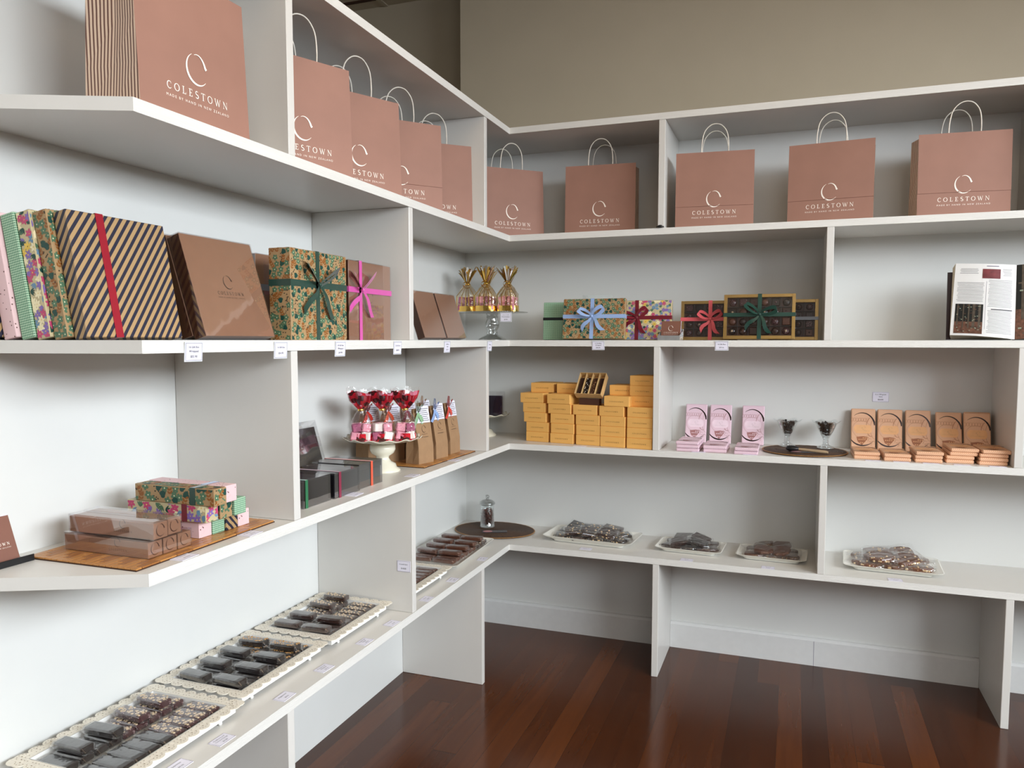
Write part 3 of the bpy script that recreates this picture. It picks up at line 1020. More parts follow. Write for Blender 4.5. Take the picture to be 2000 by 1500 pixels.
# business cards in holders
def card_holder(label, clab, loc, rz, mat, w, h, tilt, deep):
    t = thing('business_card_holder', label, 'card holder', loc, (0, 0, rz))
    MB().box(-w / 2 - .006, w / 2 + .006, -.03, .03, 0, .003, mat, bev=.0008).build('base', t)
    MB().box(-w / 2 - .006, w / 2 + .006, -.034, -.031, 0, deep, mat, bev=.0008).build('front_lip', t)
    Tm = Matrix.Translation((0, .03, 0)) @ Matrix.Rotation(-tilt, 4, 'X')
    MB().box(-w / 2 - .006, w / 2 + .006, 0, .003, 0, h * .62, mat, Tm, bev=.0008).build('back_rest', t)
    for s_ in ((-1, 1) if mat is MGREYPL else ()):
        x = s_ * (w / 2 + .0045)
        MB().add([(x - .0015, -.033, 0), (x - .0015, .03, 0), (x - .0015, .03 + math.sin(tilt) * h * .6, h * .55), (x - .0015, -.033, deep),
                  (x + .0015, -.033, 0), (x + .0015, .03, 0), (x + .0015, .03 + math.sin(tilt) * h * .6, h * .55), (x + .0015, -.033, deep)],
                 [(0, 1, 2, 3), (7, 6, 5, 4), (0, 4, 5, 1), (1, 5, 6, 2), (2, 6, 7, 3), (3, 7, 4, 0)], mat).build('side_wall', t)
    c = thing('business_card', clab, 'card', loc, (0, 0, rz))
    m = MB()
    for k in range(6): m.box(-w / 2, w / 2, -.0012, 0, 0, h, MCARD if k == 0 else MTAG, Matrix.Translation((0, .004 + k * .0016, .0035)) @ Matrix.Rotation(-tilt, 4, 'X'))
    m.build('card_stack', c)
    Tm = Matrix.Translation((0, .004, .0035)) @ Matrix.Rotation(-tilt, 4, 'X')
    lg = MB()
    o, U_, V_, N_ = Tm @ Vector((0, -.0012, 0)), Tm.to_3x3() @ Vector((1, 0, 0)), Tm.to_3x3() @ Vector((0, 0, 1)), Tm.to_3x3() @ Vector((0, -1, 0))
    lg.decal(logo(MPRINT, w * .72, 0, h * .34, small=True), (o, U_, V_, N_), .0004)
    lg.build('printed_logo', c)


card_holder('smoky grey acrylic card holder on the back shelf between two bowed boxes', 'cocoa brown name cards in the grey acrylic holder on the back shelf',
            (W(1309, 663, y=-.335).x, -.335, Z3), R(-4), MGREYPL, .082, .078, R(10), .02)
card_holder('black plastic card holder at the far left end of the lower shelf', 'cocoa brown name cards standing in the black holder at far left',
            (.038, -2.508, Z4), R(88), MBLACKPL, .094, .094, R(20), .014)

# open book
t = thing('open_book', 'open book standing at the right end of the eye-level shelf, showing forest photographs', 'book', (W(1980, 660, y=-.31).x, -.31, Z3))
pw, ph = .198, .276
MTXT = P('grey_text_print', (120, 118, 124), .6)
m = MB()
for sx in (-1, 1):
    m.loft([[(sx * .004, .03, 0), (sx * .214, .045, 0), (sx * .214, .049, 0), (sx * .004, .036, 0)], [(sx * .004, .05, ph - .016), (sx * .214, .065, ph - .016), (sx * .214, .069, ph - .016), (sx * .004, .056, ph - .016)]], MCOVER, smooth=False, caps=(1, 1))
m.build('cover', t)
for sx in (-1, 1):
    pb = MB()
    n = 8
    front, back = [], []
    for z, oy in ((.004, 0), (ph, .02)):
        fr = [(sx * (pw * i / n) * (1.05 if z < .01 else .98), -.012 - .018 * math.sin(PI * (i / n) ** .8) + .02 * (i / n) + oy, z + (.016 * math.sin(PI * i / n / 2) if z < .01 else .014 * (i / n))) for i in range(n + 1)]
        bk = [(sx * (pw * i / n), .03 + .012 * i / n + oy, z) for i in range(n, -1, -1)]
        front.append(fr)
        back.append(fr + bk)
    pb.loft(back, MPAGES, smooth=False, caps=(1, 1))
    pb.build('page_block', t)
    lf = MB()
    A, B_ = front
    lf.loft([[(p[0], p[1] - .0008, p[2]) for p in A], [(p[0], p[1] - .0008, p[2]) for p in B_]], MPAGE, closed=False)
    pg = lf.build('page', t)
    dc = MB()
    r = random.Random(5 + sx)

    def put(u, v, mat, e=.0018):
        # u across from the spine 0..1, v up 0..1
        k = min(n - 1, int(u * n))
        f = u * n - k
        lo = Vector(A[k]).lerp(Vector(A[k + 1]), f)
        hi = Vector(B_[k]).lerp(Vector(B_[k + 1]), f)
        p = lo.lerp(hi, v)
        return (p.x, p.y - e, p.z)

    def patch(u0, u1, v0, v1, mat, e=.0016):
        k = max(2, int(math.ceil((u1 - u0) * 16)))
        ring = [put(u0 + (u1 - u0) * i / k, v0, mat, e) for i in range(k + 1)]
        ring2 = [put(u0 + (u1 - u0) * i / k, v1, mat, e) for i in range(k + 1)]
        dc.loft([ring, ring2], mat, closed=False)
    if sx < 0:   # left page: u=0 spine, 1 outer edge
        patch(.27, .56, .80, .93, MREDPH)
        for c0, c1, v1, v0, blk in ((.52, .95, .74, .46, 0), (.06, .46, .78, .40, 0), (.06, .46, .36, .05, 0), (.62, .92, .93, .86, 1), (.08, .24, .93, .84, 1)):
            v = v1
            while v > v0:
                patch(c0 + r.uniform(0, .02), c1 - r.uniform(0, .03), v - .0045, v, MTXT)
                v -= .02
        patch(.06, .4, .372, .384, MBLACKP)
        patch(.30, .50, .965, .975, MTAGB)
        patch(.485, .489, .1, .76, MTAGB)
        pc = (.52, .95, .03, .44)
    else: pc = (.0, 1, .0, 1)
    MF = [P('forest_photo_dark', (24, 26, 24), .4), P('forest_photo_trunk', (84, 74, 62), .4, var=.3, vscale=60), P('forest_photo_leaf_litter', (104, 70, 54), .4, var=.5, vscale=90), P('forest_photo_highlight', (150, 160, 140), .4)]
    patch(*pc, MF[0])
    uu, vv = pc[1] - pc[0], pc[3] - pc[2]
    patch(pc[0], pc[1], pc[2], pc[2] + vv * .4, MF[2], .0019)
    for k in range(5):
        u0 = pc[0] + uu * (.08 + .2 * k)
        patch(u0, u0 + uu * r.uniform(.04, .1), pc[2] + vv * r.uniform(.1, .3), pc[3], MF[1], .0022)
    for k in range(60):
        u0, v0 = pc[0] + uu * r.uniform(.02, .93), pc[2] + vv * r.uniform(.02, .95)
        patch(u0, u0 + uu * .05, v0, v0 + vv * .02, r.choice(MF[1:]), .0024)
    dc.build('printed_matter', pg)
pb = None
MB().box(-.235, .12, -.05, .045, -.0001 + .0002, .0025, MGREYPL).build('book_rest', t)

# ------------------------------------------------------------ cake stands and cellophane bags
def cake_stand(label, loc, h, rp, prof, mat, wavy=0, n=48, glass=False):
    t = thing('cake_stand', label, 'cake stand', loc)
    MB().lathe(prof, 36, mat, caps=(1, 0)).build('pedestal', t)
    def fn(r, z, a):
        k = max(0, (r - rp * .9) / (rp * .1))
        return r * (1 + wavy * .03 * k * math.cos(14 * a)), z + wavy * .004 * k * math.cos(14 * a)
    pr = [(.0005, h - .006), (rp * .3, h - .006), (rp * .8, h - .004), (rp, h + (.006 if wavy else -.002)), (rp, h + (.008 if wavy else 0)), (rp * .92, h), (.0005, h)]
    MB().lathe(pr, 84 if wavy else 48, mat, fn=fn).build('plate', t)
    return t


def bulb(h, k=1.0):
    return [(.066 * k, 0), (.066 * k, .004), (.05 * k, .014), (.028 * k, .024), (.024 * k, .03), (.027 * k, .034), (.022 * k, h * .34), (.032 * k, h * .48), (.033 * k, h * .62), (.024 * k, h * .76), (.028 * k, h * .84), (.024 * k, h * .86), (.03 * k, h - .0062)]


GS = (.235, -.225)
cake_stand('clear glass cake stand in the corner of the eye-level shelf holding gold-topped bags', (*GS, Z3), .131, .168, bulb(.131), MGLASSG)
WSX, WSY = .205, -1.215
H2 = W(728, 862, x=WSX).z - Z4
ivory = [(.062, 0), (.063, .006), (.05, .014), (.046, .026), (.03, .034), (.022, .046), (.024, .054), (.04, .064), (.046, .078), (.044, .094), (.030, H2 - .014), (.034, H2 - .0062)]
cake_stand('ivory cake stand with a scalloped rim holding red-topped marshmallow bags', (WSX, WSY, Z4), H2, .138, ivory, MCERC, wavy=1)


def cello(label, loc, rz, w, h, base_h, mb_, mtop, mfilm, style, seed, group, cat='bag', name='cellophane_bag'):
    t = thing(name, label, cat, loc, (0, 0, rz), group)
    r = random.Random(seed)
    def ring(hw, hd, z, n=20, p=3.2, wob=0):
        out = []
        for i in range(n):
            a = 2 * PI * i / n
            c, s = math.cos(a), math.sin(a)
            k = (abs(c) ** p + abs(s) ** p) ** (-1 / p)
            q = 1 + (r.uniform(-wob, wob) if wob else 0)
            out.append((hw * k * c * q, hd * k * s * q, z))
        return out
    hw, hd = w / 2, w * .36
    MB().loft([ring(hw, hd, 0), ring(hw * .99, hd * .99, base_h)], mb_, caps=(1, 0)).build('foil_base', t)
    nk = h * .60
    fl = MB().loft([ring(hw * .985, hd * .985, base_h * .98), ring(hw, hd, h * .26, wob=.04), ring(hw * .94, hd * .9, h * .38, wob=.07), ring(hw * .62, hd * .55, h * .5, wob=.12, p=2.4), ring(.011, .009, nk, p=2)], mfilm)
    if style == 'gold':
        for i in range(-2, 3):
            x = i * w * .2 + r.uniform(-.003, .003)
            fl.box(x - .0018, x + .0018, -hd * 1.01, -hd * .985, base_h, h * .34, MGOLD)
            fl.add([(x - .0018, -hd * 1.0, h * .34), (x + .0018, -hd * 1.0, h * .34), (x * .12 + .001, -.009, nk), (x * .12 - .001, -.009, nk)], [(0, 1, 2, 3)], MGOLD)
    fl.build('clear_body', t)
    c = MB()
    k = w * (.2 if style == 'red' else .17)
    z0 = base_h * .1
    for lay in range(2):
        for cx_, cy_ in ((-w * .24, -hd * .45), (w * .24, -hd * .45), (-w * .24, hd * .4), (w * .24, hd * .4), (0, 0)):
            m = r.choice([MMAR1, MMAR1, MMAR2, MMAR3] if style == 'red' else [MMAR3, MMAR1, MMAR2, MMAR3])
            Tm = Matrix.Translation((cx_ * (1 - .12 * lay), cy_, z0 + k + lay * k * 1.9)) @ Matrix.Rotation(r.uniform(-.4, .4), 4, 'Z') @ Matrix.Rotation(r.uniform(-.25, .25), 4, 'Y')
            c.box(-k, k, -k * .9, k * .9, -k * .92, k * .92, m, Tm, bev=k * .18)
    c.build('marshmallow_filling', t)['kind'] = 'stuff'
    MB().lathe([(.010, nk - .004), (.0125, nk), (.010, nk + .004)], 12, MGOLD).build('tie', t)
    tp = MB()
    if style == 'red':
        rg = []
        n = 40
        for q, z in ((.009, nk), (.62, nk + h * .08), (1.1, nk + h * .2), (1.28, nk + h * .34)):
            rr = q * hw if q > .01 else .009
            rg.append([(rr * 1.0 * math.cos(2 * PI * i / n) * (1 + .08 * math.sin(5 * 2 * PI * i / n + seed)), rr * .6 * math.sin(2 * PI * i / n) * (1 + .2 * math.sin(7 * 2 * PI * i / n)), z + .006 * math.sin(3 * 2 * PI * i / n + seed) * (q > .8)) for i in range(n)])
        tp.loft(rg, mtop)
        rg2 = [rg[-1], [(x * 1.04, y * 1.04, z + .014) for x, y, z in rg[-1]]]
        tp.loft(rg2, MFILM)
    else:
        for i in range(30):
            a = 2 * PI * i / 30 + r.uniform(-.15, .15)
            out = r.uniform(.4, 1.15) * hw
            top = Vector((out * math.cos(a), out * .7 * math.sin(a), nk + h * r.uniform(.26, .4)))
            st_ = Vector((.006 * math.cos(a), .006 * math.sin(a), nk))
            sd_ = Vector((-math.sin(a), math.cos(a), 0))
            pts = [st_.lerp(top, q) + Vector((0, 0, .006 * math.sin(PI * q))) for q in (0, .35, .7, 1)]
            tw = Vector((math.cos(a), math.sin(a), .3)) * .4
            tp.strip(pts, [(sd_ + tw * q) * x for q, x in ((0, .0015), (.4, .0035), (.7, .005), (1, .0035))], MGOLD if i % 3 else MSILV)
        for sx in (-1, 1):
            pts = [Vector((sx * .018 * math.sin(PI * q), -.012 - .01 * math.sin(2 * PI * q), nk + .014 * math.cos(PI * q) - .004)) for q in [i / 8 for i in range(9)]]
            tp.strip(pts, [(0, .0025, .0025)] * 9, MGOLD)
    tp.build('gathered_top', t)
    return t


GG = 'gold-topped cellophane bags on the glass cake stand'
gp = [(-.098, -.065, 'left-hand front'), (.002, -.085, 'centre front'), (.103, -.065, 'right-hand front')]
for i, (dx, dy, wd_) in enumerate(gp):
    cello('%s gold-topped cellophane bag of pink sweets on the glass cake stand' % wd_, (GS[0] + dx, GS[1] + dy, Z3 + .1312), R(5), .1, .212, .026, MGOLD, MGOLD, MGFILM, 'gold', 20 + i, GG)
for i, (dx, dy, wd_) in enumerate([(-.045, .055, 'left'), (.062, .055, 'right')]):
    cello('gold-topped cellophane bag standing in the back row of the glass stand, %s one' % wd_, (GS[0] + dx, GS[1] + dy, Z3 + .1312), R(5), .09, .21, .026, MGOLD, MGOLD, MGFILM, 'gold', 30 + i, GG)
GR = 'red-topped marshmallow bags on the ivory cake stand'
zt = Z4 + H2 + .0003
for (px, dxx, wd_), sd_ in zip(((687, .03, 'left-hand'), (724, .045, 'middle'), (764, .03, 'right-hand')), (1, 2, 3)):
    p = W(px, 862, z=zt)
    # along the plate, facing the room
    k = (px - 726) / 38
    cello('%s marshmallow bag with a flared red top on the ivory cake stand' % wd_, (WSX + .022 + k * .066, WSY - .03 + k * .036, zt), R(30), .076, .18, .026, MREDB, MREDF, MFILM, 'red', sd_, GR)

# second ivory stand, half hidden by the upright near the corner
S2 = (.150, -.150)
H3 = W(960, 806, x=S2[0]).z - Z4
cake_stand('ivory cake stand glimpsed in the corner behind the upright, left of the yellow boxes', (*S2, Z4), H3, .135,
           [(.07, 0), (.071, .006), (.058, .016), (.05, .03), (.03, .036), (.022, .05), (.026, .07), (.03, H3 - .03), (.02, H3 - .014), (.034, H3 - .0062)], MCERC, wavy=1)
t = thing('packet', 'shiny dark purple packet in a clear box on the half-hidden corner cake stand', 'packet', (.215, -.165, Z4 + H3 + .0003), (0, 0, R(12)))
MB().box(-.047, .047, -.02, .02, 0, .098, MPURPK, bev=.004).build('dark_packet', t)
MB().box(-.054, .054, -.027, .027, 0, .118, MSLEEVE).build('clear_box', t)

# ------------------------------------------------------------ bamboo mats
def mat_bamboo(label, loc, rz, lx, ly, cell=.048):
    t = thing('bamboo_mat', label, 'mat', loc, (0, 0, rz))
    MB().box(-lx / 2, lx / 2, -ly / 2, ly / 2, 0, .0022, MBAMG).build('backing', t)
    m = MB()
    nx, ny = int(round(lx / .0165)), int(round(ly / cell))
    for i in range(nx):
        x0 = -lx / 2 + i * lx / nx
        off = (i % 3) * cell / 3
        y = -ly / 2 - off
        while y < ly / 2 - .004:
            a, b2 = max(y, -ly / 2), min(y + cell, ly / 2)
            if b2 - a > .004: m.box(x0 + .0005, x0 + lx / nx - .0005, a + .0006, b2 - .0006, .0022, .0058, MBAM if (i * 7 + int(y * 100)) % 3 else MBAM2, bev=.0006)
            y += cell
    m.build('bamboo_slats', t)
    return t


mat_bamboo('amber bamboo mat under the long chocolate boxes on the left lower shelf', (.192, -2.226, Z4), R(1), .296, .45)
mat_bamboo('amber bamboo mat under the brown kraft gift bags', (.212, -.895, Z4), R(-1.5), .235, .45, .04)
ZM = Z4 + .0060

# long clear-sleeved brown boxes
def long_box(label, loc):
    t = thing('long_chocolate_box', label, 'box', loc, group='long brown boxes in clear sleeves on the bamboo mat')
    w, l, h = .0385, .236, .0385
    MB().box(-l / 2, l / 2, -w / 2, w / 2, .0008, h * .9, MBOX, bev=.001).build('inner_box', t)
    s_ = MB()
    s_.decal([(MBOXD, q) for q in cresc(.026, 0, .019)], ((l / 2, 0, 0), (0, 1, 0), (0, 0, 1), (1, 0, 0)), .0004)
    s_.decal(logo(MBROWNP, .05, .035, .011, small=False), ((0, -w / 2, 0), (1, 0, 0), (0, 0, 1), (0, -1, 0)), .0004)
    s_.build('printed_logo', t)
    MB().box(-l / 2 - .0012, l / 2 + .0012, -w / 2 - .0012, w / 2 + .0012, 0, h + .001, MSLEEVE).build('clear_sleeve', t)
    return t


lb = long_box('clear-sleeved long brown box at the front left of the bottom row on the bamboo mat', (.196, -2.368, ZM))
GLB = 'long brown boxes in clear sleeves on the bamboo mat'
for dy, z, dx, lab in ((-2.3265, ZM, 0, 'clear-sleeved long brown box, middle of the bottom three on the bamboo mat'),
                       (-2.285, ZM, 0, 'clear-sleeved long brown box, right of the bottom three on the bamboo mat'),
                       (-2.364, ZM + .0402, .012, 'clear-sleeved long brown box, left of the two on top of the small pile'),
                       (-2.3215, ZM + .0402, .008, 'clear-sleeved long brown box, right of the two on top of the small pile')):
    dup(lb, (.196 + dx, dy, z), (0, 0, 0), lab, GLB)

# wrapped long boxes in a pile
def long_wrap(label, loc, mat, pat=None, seed=1, rib=None, rz=0):
    t = thing('wrapped_long_box', label, 'box', loc, (0, 0, rz), group='wrapped long boxes piled on the bamboo mat')
    w, l, h = .0405, .232, .0395
    m = MB().box(-l / 2, l / 2, -w / 2, w / 2, 0, h, mat, bev=.001)
    if pat:
        m.decal(floral(l - .003, h - .003, pat, seed, 1.25), ((-l / 2 + .0015, -w / 2, .0015), (1, 0, 0), (0, 0, 1), (0, -1, 0)))
        m.decal(floral(w - .003, h - .003, pat, seed + 1, 1.1), ((l / 2, -w / 2 + .0015, .0015), (0, 1, 0), (0, 0, 1), (1, 0, 0)))
        m.decal(floral(l - .003, w - .003, pat, seed + 2, 1.25), ((-l / 2 + .0015, -w / 2 + .0015, h), (1, 0, 0), (0, 1, 0), (0, 0, 1)))
    # folded flap on the end
    m.add([(l / 2 + .0004, -w / 2, .002), (l / 2 + .0009, 0, h * .45), (l / 2 + .0004, w / 2, .002)], [(0, 2, 1)], mat)
    m.build('wrapping', t)
    if rib:
        k = MB()
        e = .0009
        for x in (.055,):
            rg = [(-w / 2 - e, -.00002), (-w / 2 - e, h + e), (w / 2 + e, h + e), (w / 2 + e, -.00002)]
            k.loft([[(x - .008, a, b3) for a, b3 in rg], [(x + .008, a, b3) for a, b3 in rg]], rib, closed=False, smooth=False)
        k.build('ribbon', t)
    return t


ys = [-2.1955, -2.1535, -2.1115, -2.0695]
long_wrap('pale pink sprigged long box at the left of the bottom row, beside the clear boxes', (.176, ys[0], ZM), MPINK, rib=RIB['pale_blue'])
long_wrap('green gingham long box second in the bottom row of the wrapped pile', (.178, ys[1], ZM), MGING)
long_wrap('navy striped kraft long box third in the bottom row of the wrapped pile', (.182, ys[2], ZM), MNAVYB)
long_wrap('pale pink sprigged long box at the right end of the bottom row of the pile', (.182, ys[3], ZM), MPINK)
z_ = ZM + .0405
long_wrap('bright floral long box with a burgundy band, left in the middle row of the pile', (.205, -2.205, z_), MCREAM, 'multi', 61, RIB['burgundy'])
long_wrap('green-flowered kraft long box in the centre of the pile, between floral and gingham ones', (.208, -2.161, z_), MKR, 'green', 71)
long_wrap('green gingham long box at the right of the middle row of the wrapped pile', (.212, -2.117, z_), MGING)
z_ += .0405
long_wrap('green-flowered kraft long box with a dark green band, on top of the pile', (.232, -2.207, z_), MKR, 'green', 81, RIB['dark_green'])
long_wrap('pale pink sprigged long box with a pale blue band on top of the pile', (.226, -2.162, z_), MPINK, rib=RIB['pale_blue'], rz=R(-2))

# ------------------------------------------------------------ ribboned clear boxes beside the ivory stand
def ribbon_box(label, loc, w, d, h, mat, rc, vx, lid=False):
    t = thing('ribboned_clear_box', label, 'box', loc, (0, 0, Q), 'ribboned boxes in clear cases left of the ivory cake stand')
    MB().box(-w / 2 + .004, w / 2 - .004, -d + .004, -.004, .001, h * (.7 if lid else .93), mat, bev=.002).build('inner_box', t)
    if lid: MB().box(-w / 2 + .002, w / 2 - .002, -d + .002, -.002, h * .7 + .0003, h * .96, mat, bev=.002).build('inner_lid', t)
    MB().box(-w / 2, w / 2, -d, 0, 0, h, MSLEEVD).build('clear_case', t)
    ribbon_parts(t, RIB[rc], w, d, h, .0125, vx, h * .5, bow=False, hor=False)
    return t


ribbon_box('smoky clear box with a green ribbon, leftmost beside the upright', (.145, -1.781, Z4), .132, .172, .078, MDARK, 'green', -.052)
ribbon_box('smoky clear box with a maroon ribbon, in the middle of the three ribboned boxes', (.152, -1.632, Z4), .138, .17, .076, MDARK, 'maroon', -.042)
ribbon_box('smoky clear box with an orange-red ribbon, nearest the ivory cake stand', (.140, -1.478, Z4), .142, .172, .078, MOLIVE, 'orange_red', .004, lid=True)
t = thing('dark_chocolate_box', 'dark box flecked with gold leaning on the wall behind the three ribboned boxes', 'box', (.052, -1.478, Z4), (-R(16), 0, Q))
MB().box(-.105, .105, -.024, 0, 0, .168, MDARK, bev=.001).build('dark_box', t)
m = MB()
r = random.Random(3)
dd_ = []
for k in range(150):
    u, v = r.gauss(0, .03), r.gauss(.08, .03)
    if abs(u) < .1 and .01 < v < .155: dd_.append((MGOLD, ell(u, v, r.uniform(.0008, .002), .0006, r.uniform(0, 3), 4)))
dd_.append((RIB['ochre'], [(-.062, 0), (-.05, 0), (-.05, .168), (-.062, .168)]))
m.decal(dd_, ((0, -.024, 0), (1, 0, 0), (0, 0, 1), (0, -1, 0)), .0005)
m.build('gold_flecks', t)
MB().box(-.112, .112, -.03, -.0005 + .001, 0, .19, MSLEEVE).build('clear_cover', t)

# ------------------------------------------------------------ brown kraft gift bags
def kraft_bag(label, loc, rz, rc, seed):
    t = thing('kraft_gift_bag', label, 'bag', loc, (0, 0, rz), 'brown kraft gift bags with tags and ribbons')
    w, d, h = .088, .062, .205
    m = MB()
    lv = [(0, 1), (.3, .96), (.7, .55), (.93, .12), (1, .09)]
    rg = []
    for q, k in lv:
        z, hd = q * h, d / 2 * k
        gi = .013 * min(1, q * 2)
        rg.append([(-w / 2, -hd, z), (w / 2, -hd, z), (w / 2 - gi, 0, z), (w / 2, hd, z), (-w / 2, hd, z), (-w / 2 + gi, 0, z)])
    m.loft(rg, MKB, smooth=False, caps=(1, 1))
    m.build('bag_body', t)
    def fy(v):
        q = v / h
        for (a, ka), (b4, kb) in zip(lv, lv[1:]):
            if q <= b4: return -d / 2 * (ka + (kb - ka) * (q - a) / (b4 - a))
        return -d / 2 * .09
    pr = MB()
    for i, (mm, q) in enumerate([(MBROWNP, z) for z in cresc(.026, 0, .128)] + logo(MBROWNP, .036, 0, .107, big=False, small=False) + [(MBLACKP, z) for z in text('HOT CHOCOLATE', .0048, 0, .098)]):
        pr.add([(u, fy(v) - .0006, v) for u, v in q], [list(range(len(q)))], mm)
    pr.build('printed_logo', t)
    tg = MB()
    y0, y1 = fy(.152) - .003, fy(h) - .004
    tg.add([(-.036, y0, .152), (.04, y0, .150), (.04, y1, .212), (-.03, y1, .214), (-.036, y0 - .0008, .152), (.04, y0 - .0008, .150), (.04, y1 - .0008, .212), (-.03, y1 - .0008, .214)], [(0, 1, 2, 3), (7, 6, 5, 4), (3, 2, 6, 7)], MTAG)
    for k in range(7):
        v = .158 + k * .0072
        q = (v - .152) / .06
        y = y0 + (y1 - y0) * q - .0016
        y2 = y0 + (y1 - y0) * (q + .032) - .0016
        tg.add([(-.024, y, v), (.035 - (k % 3) * .004, y, v), (.035 - (k % 3) * .004, y2, v + .0018), (-.024, y2, v + .0018)], [(0, 1, 2, 3)], MBLACKP)
    tg.build('tag', t)
    rb = MB()
    mt = RIB[rc]
    r = random.Random(seed)
    x0, zz, yy = -.03, .19, y1 - .006
    for ang, l in ((R(95), .046), (R(50), .036), (R(245), .05), (R(305), .052)):
        u, v = Vector((math.cos(ang), 0, math.sin(ang))), Vector((-math.sin(ang), 0, math.cos(ang)))
        n = 7
        if ang < 3:
            pts = [Vector((x0, yy - .007 * math.sin(PI * i / n), zz)) + u * l * math.sin(PI * i / n) + v * .007 * math.cos(PI * i / n) for i in range(n + 1)]
            ws = [(v * .7 + Vector((0, -.7, 0))) * .009 * (.5 + .6 * math.sin(PI * i / n)) for i in range(n + 1)]
        else:
            pts = [Vector((x0, yy - .003 - .004 * math.sin(PI * i / n), zz)) + u * l * i / n for i in range(n + 1)]
            ws = [v * .0085 * (.4 + .6 * min(1, i / 3)) for i in range(n + 1)]
        rb.strip(pts, ws, mt)
    rb.build('ribbon_bow', t)
    return t


for lab, x, y, a, rc in (('front left brown kraft gift bag with a sage green ribbon', .262, -1.036, 78, 'sage'), ('front middle brown kraft gift bag with a sky blue ribbon', .262, -.902, 84, 'sky_blue'),
                         ('front right brown kraft gift bag with a bright red ribbon', .255, -.765, 88, 'red'), ('brown kraft gift bag with an orange-red ribbon, beside the ivory stand plate', .135, -1.030, 78, 'orange_red'),
                         ('brown kraft gift bag with a maroon ribbon, in the back row', .152, -.925, 84, 'maroon'), ('brown kraft gift bag with an ochre ribbon, in the back row', .150, -.79, 86, 'ochre')):
    kraft_bag(lab, (x, y, ZM), R(a), rc, int(x * 1000 + a))
kraft_bag('brown kraft gift bag glimpsed beside the far upright, in front of the corner stand', (.265, -.545, Z4), R(88), 'burgundy', 9)
kraft_bag('brown kraft gift bag farthest back, behind the ivory stand plate', (.062, -1.062, ZM), R(80), 'red', 10)

# ------------------------------------------------------------ yellow boxes
YG = 'mustard yellow boxes stacked in the corner of the back wall'
yb = None
ORD = ['first', 'second', 'third', 'fourth', 'fifth']
LAY = ['bottom', 'second', 'third', 'fourth', 'fifth', 'sixth', 'seventh']
bw, bd, bh = .114, .125, .0445


def yellow(label, x, y, z, a):
    """x, y = left front bottom corner"""
    global yb
    x = min(x, 1.0195 - bw)
    loc = (x + bw / 2 * math.cos(a), y + bw / 2 * math.sin(a), z)
    if yb is None:
        t = thing('yellow_box', label, 'box', loc, (0, 0, a), YG)
        MB().box(-bw / 2 + .0012, bw / 2 - .0012, .0012, bd - .0012, 0, bh - .003, MYEL, bev=.0008).build('box_base', t)
        MB().box(-bw / 2, bw / 2, 0, bd, .0015, bh, MYEL, bev=.001).build('lid', t)
        wm, x_ = wordmark(.006, .0036)
        k = .062 / x_
        MB().decal([(MBROWNP, [(u * k, v * k + bh * .42) for u, v in q]) for q in wm], ((0, 0, 0), (1, 0, 0), (0, 0, 1), (0, -1, 0)), .0005).build('printed_name', t)
        yb = t
    else: dup(yb, loc, (0, 0, a), label, YG)


r = random.Random(12)
rowx = [(1027, 1074, 1126, 1177, 1229), (1027, 1075, 1126, 1177, 1229), (1022, 1074, 1125, 1177, 1229), (1020, 1069, 1119, 1174, 1228)]
base = [W(px, 861 + 3.6 * i, z=Z4) for i, px in enumerate((1027, 1074, 1126, 1177, 1229))]
aa = math.atan2(base[4].y - base[0].y, base[4].x - base[0].x)
for k in range(4):
    for c in range(5):
        px = rowx[k][c]
        bb_ = base[c]
        x = W(px, 750, y=bb_.y).x
        x -= (0, 0, .003, .011, 0)[c]
        yellow('mustard yellow box, %s layer up, %s column from the left' % (LAY[k], ORD[c]), x + .002, bb_.y + (k * .002), Z4 + k * bh, aa + R(r.uniform(-1.2, 1.2)))
z4_ = Z4 + 4 * bh
yellow('mustard yellow box at the left of the fifth layer, overhanging the column below', W(1016, 780, y=base[0].y).x, base[0].y + .004, z4_, aa + R(3))
yellow('mustard yellow box in the fifth layer just left of the open tray of bars', W(1068, 780, y=base[1].y).x, base[1].y + .004, z4_, aa + R(-1))
yellow('mustard yellow box in the fifth layer just right of the open tray of bars', W(1185, 780, y=base[3].y).x - .011, base[3].y - .004, z4_, aa + R(2))
yellow('mustard yellow box in the fifth layer set back against the upright', W(1246, 780, y=-.30).x, base[4].y + .05, z4_, aa)
z5_ = Z4 + 5 * bh
yellow('mustard yellow box set back in the sixth layer at the far left', W(1037, 750, y=-.21).x, base[0].y + .06, z5_, aa + R(4))
yellow('mustard yellow box set back in the sixth layer, partly behind the open tray', W(1089, 750, y=-.22).x, base[1].y + .06, z5_, aa + R(4))
yellow('mustard yellow box set back in the sixth layer, right of the open tray', W(1194, 750, y=-.27).x - .008, base[3].y + .062, z5_, aa + R(5))
yellow('mustard yellow box in the sixth layer against the upright', W(1242, 750, y=-.29).x, base[4].y + .055, z5_, aa + R(1))
yellow('topmost mustard yellow box of the whole stack, in the seventh layer by the upright', W(1242, 750, y=-.29).x, base[4].y + .057, z5_ + bh, aa + R(1))

